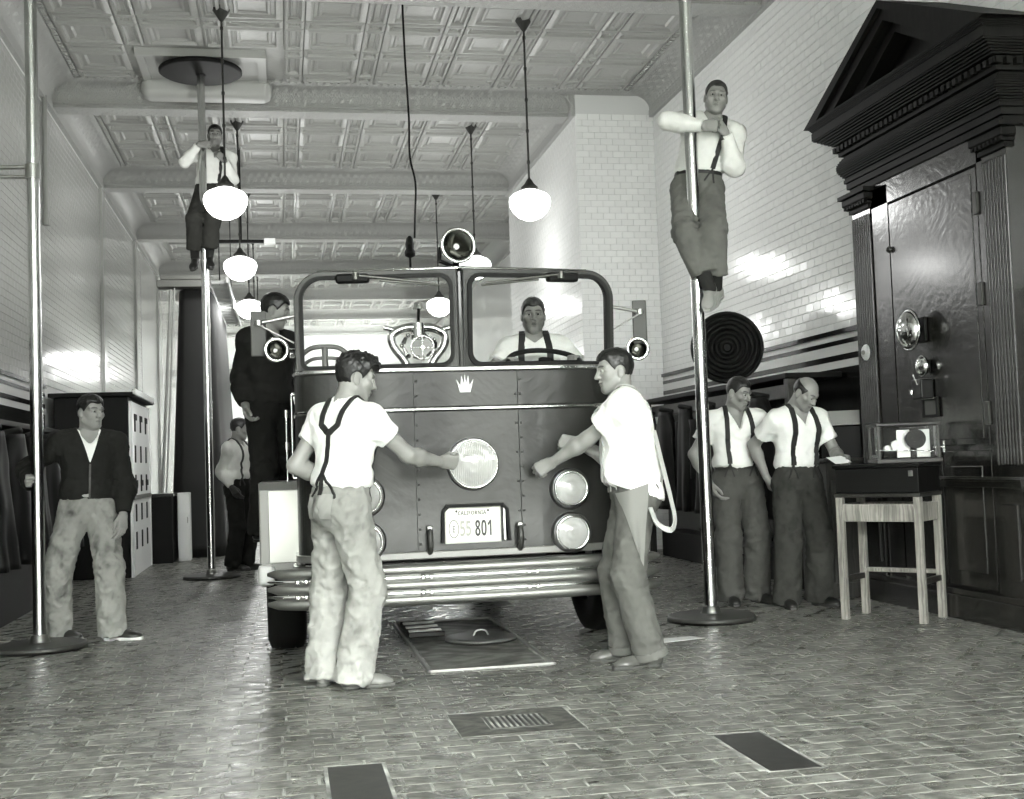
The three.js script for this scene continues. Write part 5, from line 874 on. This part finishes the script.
  const fr = thing('label_frame', 'small dark framed notice on the cabinet door above the glass cased instrument', 'frame', [X + 0.003, 1.43, -7.74]);
  part('frame', [bx(0.02, 0.02, 0.2, -0.01, 0.06, 0), bx(0.02, 0.02, 0.2, -0.01, -0.06, 0), bx(0.02, 0.12, 0.02, -0.01, 0, 0.09), bx(0.02, 0.12, 0.02, -0.01, 0, -0.09)], M.black, fr); part('card', bx(0.006, 0.1, 0.17, -0.005, 0, 0, 0), mat(0.06, 0.6), fr); part('top_strip', bx(0.012, 0.012, 0.17, -0.026, 0.062, 0), M.brass, fr);
  const bt = thing('call_button', 'round pale push button on the left pilaster of the dark cabinet', 'button', [X - 0.005, 1.9, -8.64]);
  part('plate', lathe([[0.001, 0.02], [0.05, 0.018], [0.06, 0.008], [0.062, 0]], 32).rotateZ(Math.PI / 2), mat(0.6, 0.3), bt); part('knob', new THREE.SphereGeometry(0.018, 14, 10).translate(-0.024, 0, 0), mat(0.2, 0.3), bt);
}
// ---------- desk with the alarm register ----------
const DESK = [4.06, 0, -7.685], DT = -49.7 * Math.PI / 180;
{
  const t = thing('writing_stand', 'small table with pale wooden legs carrying a black chest, beside the dark cabinet', 'table', DESK, DT);
  const legS = (x, z, l) => part('leg', boxUV(bx(0.05, 0.83, 0.05, x, 0.415, z, 0.006)), M.palewood, t);
  legS(-0.27, 0.175); legS(0.27, 0.175); legS(-0.27, -0.175); legS(0.27, -0.175);
  for (const [w, d, x, z] of [[0.5, 0.022, 0, 0.18], [0.5, 0.022, 0, -0.18], [0.022, 0.31, -0.275, 0], [0.022, 0.31, 0.275, 0]]) part('apron', boxUV(bx(w, 0.12, d, x, 0.725, z, 0.004)), M.palewood, t);
  part('stretcher', boxUV(bx(0.5, 0.03, 0.03, 0, 0.31, -0.175, 0.004)), M.palewood, t); for (const x of [-0.27, 0.27]) part('stretcher', boxUV(bx(0.03, 0.04, 0.31, x, 0.27, 0, 0.004)), M.midWood, t);
  part('table_top', boxUV(bx(0.6, 0.025, 0.41, 0, 0.842, 0, 0.006)), M.midWood, t);
  const ch = thing('black_chest', 'low black chest lying on the pale legged table', 'chest', [DESK[0], 0.856, DESK[2]], DT);
  part('case', bx(0.58, 0.17, 0.39, 0, 0.085, 0, 0.008), M.black, ch); part('lid', bx(0.61, 0.022, 0.42, 0, 0.183, 0, 0.006), M.blackGloss, ch); part('catch', bx(0.03, 0.04, 0.012, 0.24, 0.13, 0.199, 0.003), M.brassDull, ch);
  const r = thing('alarm_register', 'glass cased alarm register with brass works standing on the black chest', 'instrument', [4.15, 1.053, -7.6], -0.2);
  part('base', bx(0.44, 0.03, 0.24, 0, 0.015, 0, 0.006), M.midWood, r);
  const posts = []; for (const x of [-0.2, 0.2]) for (const z of [-0.1, 0.1]) posts.push(bx(0.018, 0.22, 0.018, x, 0.14, z, 0.003)); posts.forEach((p) => part('corner_post', p, M.midWood, r));
  part('top_board', bx(0.44, 0.02, 0.24, 0, 0.26, 0, 0.005), M.midWood, r);
  const gl = new THREE.MeshPhysicalMaterial({ color: 0xffffff, transmission: 1, thickness: 0, roughness: 0.02 });
  part('glass_pane', new THREE.PlaneGeometry(0.38, 0.21).translate(0, 0.14, 0.1), gl, r); part('glass_pane', new THREE.PlaneGeometry(0.18, 0.21).rotateY(-Math.PI / 2).translate(-0.2, 0.14, 0), gl, r); part('glass_pane', new THREE.PlaneGeometry(0.18, 0.21).rotateY(Math.PI / 2).translate(0.2, 0.14, 0), gl, r);
  part('works_plate', [bx(0.09, 0.19, 0.012, 0.0, 0.13, -0.01), bx(0.09, 0.19, 0.012, 0.135, 0.13, -0.01)], mat(0.55, 0.3, 0.7), r); part('spool', cyl(0.065, 0.065, 0.03, 0, 0, 0, 32).rotateX(Math.PI / 2).translate(0.07, 0.16, 0.04), M.black, r, 'dark paper spool');
  part('gear', [cyl(0.035, 0.035, 0.01, 0, 0, 0, 28).rotateX(Math.PI / 2).translate(-0.06, 0.12, 0.03), cyl(0.022, 0.022, 0.03, 0, 0, 0, 20).rotateX(Math.PI / 2).translate(-0.12, 0.1, 0.02)], M.brass, r); part('tape_rod', [rod([-0.2, 0.09, 0.06], [0.18, 0.075, 0.06], 0.004), new THREE.SphereGeometry(0.012, 10, 8).translate(-0.2, 0.09, 0.06)], mat(0.8, 0.2, 0.8), r); part('winding_key', [rod([0.2, 0.1, 0], [0.27, 0.1, 0], 0.007), bx(0.008, 0.08, 0.03, 0.27, 0.1, 0, 0.003)], M.brass, r);
  // paper in the balding man's hand
  single('paper_sheet', (() => { const g = new THREE.PlaneGeometry(0.15, 0.11, 10, 6), p = g.attributes.position; for (let i = 0; i < p.count; i++) p.setZ(i, 0.012 * Math.sin(p.getX(i) * 14)); const b = g.clone(); g.computeVertexNormals(); return g; })(), mat(0.85, 0.8), 'small white paper sheet held in the balding man\'s hand over the table', 'paper', [3.915, 1.085, -8.1], 0).rotation.set(-1.15, 0.2, 0.25);
}
// side cupboard with a domed box
{
  const c = thing('side_cupboard', 'low dark wooden cupboard against the right wall behind the balding man', 'cupboard', [4.44, 0, -9.14]);
  part('case', boxUV(bx(0.52, 1.06, 0.52, 0, 0.53, 0, 0.008)), M.midWood, c); part('door', boxUV(bx(0.46, 0.8, 0.02, 0, 0.52, 0.265, 0.006)), M.midWood, c); part('top_board', boxUV(bx(0.56, 0.03, 0.58, -0.01, 1.075, 0, 0.006)), M.midWood, c); part('door_knob', new THREE.SphereGeometry(0.016, 12, 8).translate(-0.18, 0.6, 0.285), M.brassDull, c);
  const d = thing('domed_box', 'black round topped box with a pale sloping lid on the dark cupboard', 'box', [4.44, 1.092, -9.12], 1.1);
  const prof = new THREE.Shape(); prof.moveTo(-0.17, 0); prof.lineTo(0.17, 0); prof.lineTo(0.17, 0.22); prof.absellipse(0.05, 0.22, 0.12, 0.13, 0, Math.PI / 2); prof.lineTo(-0.02, 0.35); prof.lineTo(-0.17, 0.24); prof.lineTo(-0.17, 0);
  part('case', ext(prof, 0.3, { bevelEnabled: true, bevelSize: 0.006, bevelThickness: 0.006 }).translate(0, 0.006, -0.15), M.black, d); part('lid', bx(0.19, 0.01, 0.3, -0.097, 0.312, 0, 0.003).clone().applyMatrix4(new THREE.Matrix4()), mat(0.3, 0.4), d).rotation.z = 0; 
  d.children[1].geometry = bx(0.19, 0.012, 0.3, 0, 0, 0, 0.003).rotateZ(0.64).translate(-0.1, 0.32, 0); part('handle', rod([-0.05, 0.1, 0.163], [-0.05, 0.18, 0.163], 0.007), M.chrome, d);
}
// ---------- coats and hose along the walls ----------
function coatGeo(seedK, w = 0.5, h = 1.05, d = 0.2) {
  const secs = []; for (let j = 0; j <= 22; j++) { const v = j / 22, y = -v * h, open = lerp(0.45, 1, Math.min(1, v * 5)), ring = []; const ww = w * 0.5 * open * (1 + 0.12 * v), dd = d * 0.5 * (0.7 + 0.5 * v); for (let i = 0; i < 48; i++) { const a = i / 48 * Math.PI * 2, f = 1 + 0.16 * v * Math.sin(a * 7 + seedK * 3 + 1.5 * N3(v * 2, seedK, 0)) + 0.1 * N3(Math.cos(a) * 2 + seedK, v * 4, Math.sin(a) * 2); ring.push([ww * Math.cos(a) * f, y + 0.02 * N3(a, seedK, 3) * v, dd * Math.sin(a) * f]); } secs.push(ring); }
  return loft(secs.reverse());
}
const coatMat = mat(0.006, 0.6, 0, { specularIntensity: 0.5 }), coatLabels = ['nearest the side cupboard', '', 'second from the side cupboard', 'third from the side cupboard', 'fourth from the side cupboard', 'at the far end beside the tiled pier'];
{
  const rack = thing('coat_rack', 'long dark wooden rack with shelf and hooks along the right wall behind the right pole', 'rack', [4.45, 0, -11.7]);
  part('shelf', boxUV(bx(0.52, 0.05, 4.2, 0, 1.8, 0, 0.01)), M.black, rack); for (const z of [-2.05, 2.05]) part('post', boxUV(bx(0.08, 1.78, 0.08, -0.2, 0.89, z, 0.008)), M.midWood, rack);
  part('hook_rail', bx(0.03, 0.12, 4.0, -0.15, 1.68, 0, 0.006), M.midWood, rack); part('foot_rail', bx(0.3, 0.3, 4.0, 0.05, 0.15, 0, 0.01), M.black, rack);
  for (let i = 0; i < 6; i++) {
    if (i === 1) continue;
    const z = -10.05 - i * 0.66, c = thing('turnout_coat', 'black coat on the right wall rack, ' + coatLabels[i], 'coat', [4.13, 1.64, z], Math.PI / 2 + rr(-0.2, 0.2), 'turnout coats on the right rack');
    part('cloth', coatGeo(i + 1, 0.44), coatMat, c); part('sleeve', loft([0, 1, 2, 3, 4, 5, 6].map((k) => Array.from({ length: 14 }, (_, j) => { const a = j / 14 * Math.PI * 2, r = 0.055 + 0.008 * Math.sin(k * 2 + i); return [-0.26 - 0.02 * Math.sin(k), -0.12 - k * 0.1, 0.04 + 0.0 * k].map((v, q) => v + (q === 0 ? r * Math.cos(a) : q === 2 ? r * Math.sin(a) : 0)); })).reverse()), coatMat, c); part('collar', tube([[-0.1, 0, 0.04], [0, 0.03, -0.06], [0.1, 0, 0.04]], 0.025, 16, 8), coatMat, c);
  }
  const hose = thing('rolled_hose', 'large flat coil of dark fire hose standing on the rack behind the right pole', 'hose', [4.22, 1.826 + 0.35, -11.0], -0.33);
  const hm2 = mat(0.009, 0.7, 0, { specularIntensity: 0.4 }); for (let i = 0; i < 7; i++) part('hose_turn', new THREE.TorusGeometry(0.325 - i * 0.045, 0.023, 10, 56).scale(1, 1, 1.9), hm2, hose); part('hose_core', cyl(0.03, 0.03, 0.09, 0, 0, 0, 20).rotateX(Math.PI / 2), M.black, hose); part('hose_back', cyl(0.33, 0.33, 0.02, 0, 0, -0.02, 48).rotateX(Math.PI / 2), M.black, hose);
  for (const [z, y, k, lab] of [[-10.42, 1.3, 0, 'upper loop of dark hose hanging from the rack left of the right pole'], [-10.42, 0.64, 1, 'lower loop of dark hose hanging below the upper loop left of the right pole']]) {
    const h = thing('hose_loop', lab, 'hose', [4.16, y - (k ? 0.05 : 0), z - 0.3], -0.9); for (let i = 0; i < 4; i++) part('hose_turn', new THREE.TorusGeometry(0.24 - 0.012 * i, 0.026, 8, 44).scale(0.75, 1.3, 1).rotateX(0.1 * i - 0.15).translate(0.02 * i, -0.02 * i, 0.05 * i), mat(0.035, 0.45), h); part('strap', rod([0.03, 0.3, 0.06], [0.03, k ? 0.36 : 1.776 - y, 0.06], 0.008), M.black, h);
  }
  const lr = thing('coat_rack', 'dark wooden coat rack against the left wall behind the left pole', 'rack', [-2.4, 0, -11.4]);
  part('shelf', bx(0.35, 0.05, 4.2, 0, 1.62, 0, 0.01), M.black, lr); for (const z of [-2.05, 2.05]) part('post', bx(0.08, 1.6, 0.08, 0.1, 0.8, z, 0.008), M.midWood, lr); part('foot_box', bx(0.4, 0.45, 4.0, 0.02, 0.225, 0, 0.01), M.black, lr);
  const ll = ['nearest the left edge of the photo', 'second from the left edge of the photo', 'behind the left pole', 'just left of the man in the jacket', 'behind the man in the jacket'];
  for (let i = 0; i < 5; i++) { const c = thing('turnout_coat', 'black coat on the left wall rack, ' + ll[i], 'coat', [-2.16, 1.52, -9.7 - i * 0.75], -Math.PI / 2 + rr(-0.2, 0.2), 'turnout coats on the left rack'); part('cloth', coatGeo(i + 11, 0.5, 1.05, 0.28), coatMat, c); part('collar', tube([[-0.1, 0, 0.04], [0, 0.03, -0.06], [0.1, 0, 0.04]], 0.03, 16, 8), coatMat, c); }
}
// ---------- things along the left side ----------
{
  const c = thing('slotted_cabinet', 'tall white fronted cabinet with dark slots and a dark end beside the left wall', 'cabinet', [-2.07, 0, -15.26]);
  part('carcass', bx(0.8, 2.05, 1.9, -0.04, 1.025, 0, 0.01), M.black, c); part('front_board', bx(0.03, 2.0, 1.86, 0.38, 1.0, 0, 0.004), mat(0.9, 0.35), c, 'white painted front'); part('top_board', bx(0.94, 0.05, 2.04, -0.02, 2.075, 0, 0.01), M.black, c); part('top_edge', bx(0.04, 0.07, 2.04, 0.44, 2.1, 0, 0.008), mat(0.7, 0.35), c, 'white edge of the top');
  for (let i = 0; i < 3; i++) [1.76, 1.4, 1.06, 0.72, 0.4].forEach((y, j) => { const z = 0.62 - i * 0.55; part('slot', bx(0.012, 0.2, 0.1, 0.397, y, z, 0.003), M.black, c); if (j === 0 || j === 2) part('slot_bar', bx(0.012, 0.07, 0.24, 0.398, y + (j ? 0.0 : 0.07), z - 0.06, 0.003), M.black, c); });
  part('rail', bx(0.03, 0.05, 1.8, 0.4, 0.9, 0, 0.004), mat(0.15, 0.5), c); for (const z of [-0.95, 0.95]) part('stile', bx(0.02, 2.0, 0.05, 0.395, 1.0, z * 0.96, 0.004), mat(0.75, 0.35), c);
  const d = thing('dark_chest', 'black low chest just beyond the slotted white cabinet', 'chest', [-1.87, 0, -16.64]); part('case', bx(0.9, 0.86, 0.64, 0, 0.43, 0, 0.01), M.black, d); part('lid', bx(0.94, 0.04, 0.68, 0, 0.88, 0, 0.008), M.blackGloss, d);
  const w = thing('pale_locker', 'narrow pale locker standing just right of the black chest', 'cabinet', [-1.3, 0, -16.75]); part('case', bx(0.16, 0.9, 0.26, 0, 0.45, 0, 0.01), mat(0.8, 0.4), w); part('door', bx(0.14, 0.84, 0.012, 0, 0.45, 0.136, 0.004), mat(0.8, 0.35), w); part('handle', rod([0.05, 0.5, 0.15], [0.05, 0.58, 0.15], 0.006), M.steel, w);
  // tarpaulin-covered rack with a ladder on top
  const secs = []; for (let j = 0; j <= 20; j++) { const v = j / 20, y = 3.72 * (1 - v), ring = [], hw = lerp(0.25, 0.42, v), hd = lerp(2.6, 2.85, v); for (let i = 0; i < 64; i++) { const a = i / 64 * Math.PI * 2, ca = Math.cos(a), sa = Math.sin(a), p = 0.35; ring.push([(hw * Math.sign(ca) * Math.abs(ca) ** p) * (1 + 0.05 * Math.sin(a * 9) * v), y, (hd * Math.sign(sa) * Math.abs(sa) ** p) * (1 + 0.004 * Math.sin(a * 13) * v)]); } secs.push(ring); }
  const tp = thing('tarpaulin_stack', 'tall black tarpaulin covered stack rising behind the rear pole', 'tarpaulin', [-1.16, 0.002, -19.98]); part('tarpaulin', loft(secs.reverse()), mat(0.006, 0.7), tp); part('cap_board', [bx(0.72, 0.1, 0.3, -0.12, 3.78, 2.65, 0.01), bx(0.66, 0.06, 0.34, -0.1, 3.86, 2.66, 0.01)], mat(0.16, 0.5), tp); part('side_pole', [rod([-0.3, 3.7, 2.72], [-0.5, 0.02, 2.92], 0.02), rod([-0.25, 3.72, 2.74], [-0.44, 0.02, 2.95], 0.012)], mat(0.3, 0.4), tp, 'pale pole leaning on the cover');
  const ld = thing('ladder', 'pale ladder lying flat along the top of the tarpaulin stack', 'ladder', [-0.84, 3.9, -20.35]); for (const z of [-2.2, 2.2]) part('hanger', rod([0, 0, z], [0, HC - 3.9, z], 0.008), M.black, ld);
  for (const x of [-0.13, 0.13]) part('rail', bx(0.04, 0.09, 5.4, x, 0, 0, 0.006), mat(0.7, 0.4), ld); for (let i = 0; i < 14; i++) part('rung', rod([-0.13, 0, -2.5 + i * 0.38], [0.13, 0, -2.5 + i * 0.38], 0.03), mat(0.7, 0.4), ld);
  const cb = thing('crossbar', 'short dark bar hanging level beside the second left lamp', 'bar', [-0.52, 4.44, -17.6]); part('bar', bx(0.7, 0.05, 0.06, 0, 0, 0, 0.01), M.black, cb); part('white_end', bx(0.16, 0.09, 0.09, 0.42, 0, 0, 0.01), mat(0.8, 0.4), cb); part('rod', rod([0.02, 0.02, 0], [0.02, HC - 4.44, 0], 0.012), M.black, cb);
}
// ---------- floor fittings ----------
{
  const h = thing('floor_hatch', 'dark sheet metal hatch with a raised rim in the floor under the truck nose', 'hatch', [1.13, -0.004, -7.87]);
  const sheet = mat(0.3, 0.5, 0.1, { map: tex(dirtMap, 0.9) });
  part('plate', boxUV(bx(0.66, 0.012, 2.14, 0, -0.002, 0, 0.002)), sheet, h); for (const [w, d, x, z] of [[0.73, 0.02, 0, 1.09], [0.73, 0.02, 0, -1.09], [0.02, 2.2, 0.355, 0], [0.02, 2.2, -0.355, 0]]) part('rim', bx(w, 0.022, d, x, 0.006, z, 0.004), mat(0.35, 0.35, 0.7), h);
  const l = thing('round_lid', 'round metal lid lying on the floor hatch under the truck', 'lid', [1.24, 0.005, -7.86]); part('disc', lathe([[0.001, 0.03], [0.2, 0.028], [0.23, 0.02], [0.235, 0.001], [0.001, 0.001]], 40), mat(0.2, 0.4, 0.5), l); part('grip', tube([[-0.05, 0.028, 0], [-0.03, 0.06, 0], [0.03, 0.06, 0], [0.05, 0.028, 0]], 0.007, 16, 6), M.steel, l);
  const s = thing('drip_tray', 'shallow tray with bright slats lying on the hatch left of the round lid', 'tray', [0.92, 0.005, -8.45]); part('tray', [bx(0.24, 0.008, 0.62, 0, 0.005, 0), bx(0.24, 0.03, 0.012, 0, 0.017, 0.31), bx(0.24, 0.03, 0.012, 0, 0.017, -0.31)], M.castIron, s); for (let i = 0; i < 3; i++) part('slat', bx(0.22, 0.012, 0.06, 0, 0.03, -0.2 + i * 0.2, 0.003), mat(0.6, 0.3, 0.5), s);
  const g = thing('drain_grate', 'stone slab with a slotted iron drain grate set in the brick floor', 'grate', [0.985, -0.012, -5.37]);
  part('slab', boxUV(new THREE.ExtrudeGeometry((() => { const q = poly([[-0.27, -0.235], [0.27, -0.235], [0.27, 0.235], [-0.27, 0.235]]); q.holes.push(new THREE.Path([[-0.13, -0.13], [-0.13, 0.13], [0.15, 0.13], [0.15, -0.13]].map(([a, b]) => new THREE.Vector2(a, b)))); return q; })(), { depth: 0.012, bevelEnabled: false }).rotateX(-Math.PI / 2)), mat(0.13, 0.6, 0, { map: tex(dirtMap, 2) }), g);
  part('pit', bx(0.28, 0.002, 0.26, 0.01, 0.002, 0, 0), M.black, g); for (let i = 0; i < 11; i++) part('grate_bar', bx(0.013, 0.014, 0.26, -0.117 + i * 0.0255, 0.007, 0, 0.003), mat(0.04, 0.5, 0.4), g); for (const z of [0.126, -0.126]) part('grate_frame', bx(0.28, 0.016, 0.012, 0.01, 0.007, z), mat(0.12, 0.4, 0.6), g);
  const pm = mat(0.022, 0.4, 0.2, { map: tex(dirtMap, 2) });
  single('floor_plate', boxUV(bx(0.2, 0.012, 0.6, 0, 0, 0, 0.002)), pm, 'dark narrow steel cover plate in the floor at right of the drain', 'plate', [1.812, -0.006, -4.515]);
  single('floor_plate', boxUV(bx(0.21, 0.012, 0.88, 0, 0, 0, 0.002)), pm, 'dark steel cover plate at the bottom edge of the picture left of centre', 'plate', [0.245, -0.006, -4.36]);
  single('paper_scrap', ext(poly([[-0.13, -0.1], [0.16, -0.02], [0.1, 0.08], [-0.13, 0.06]]), 0.003).rotateX(-Math.PI / 2), mat(0.7, 0.7), 'pale scrap of card on the floor behind the boots of the panel polisher', 'paper', [2.42, 0.004, -7.35]);
}
renderer.render(scene, camera);
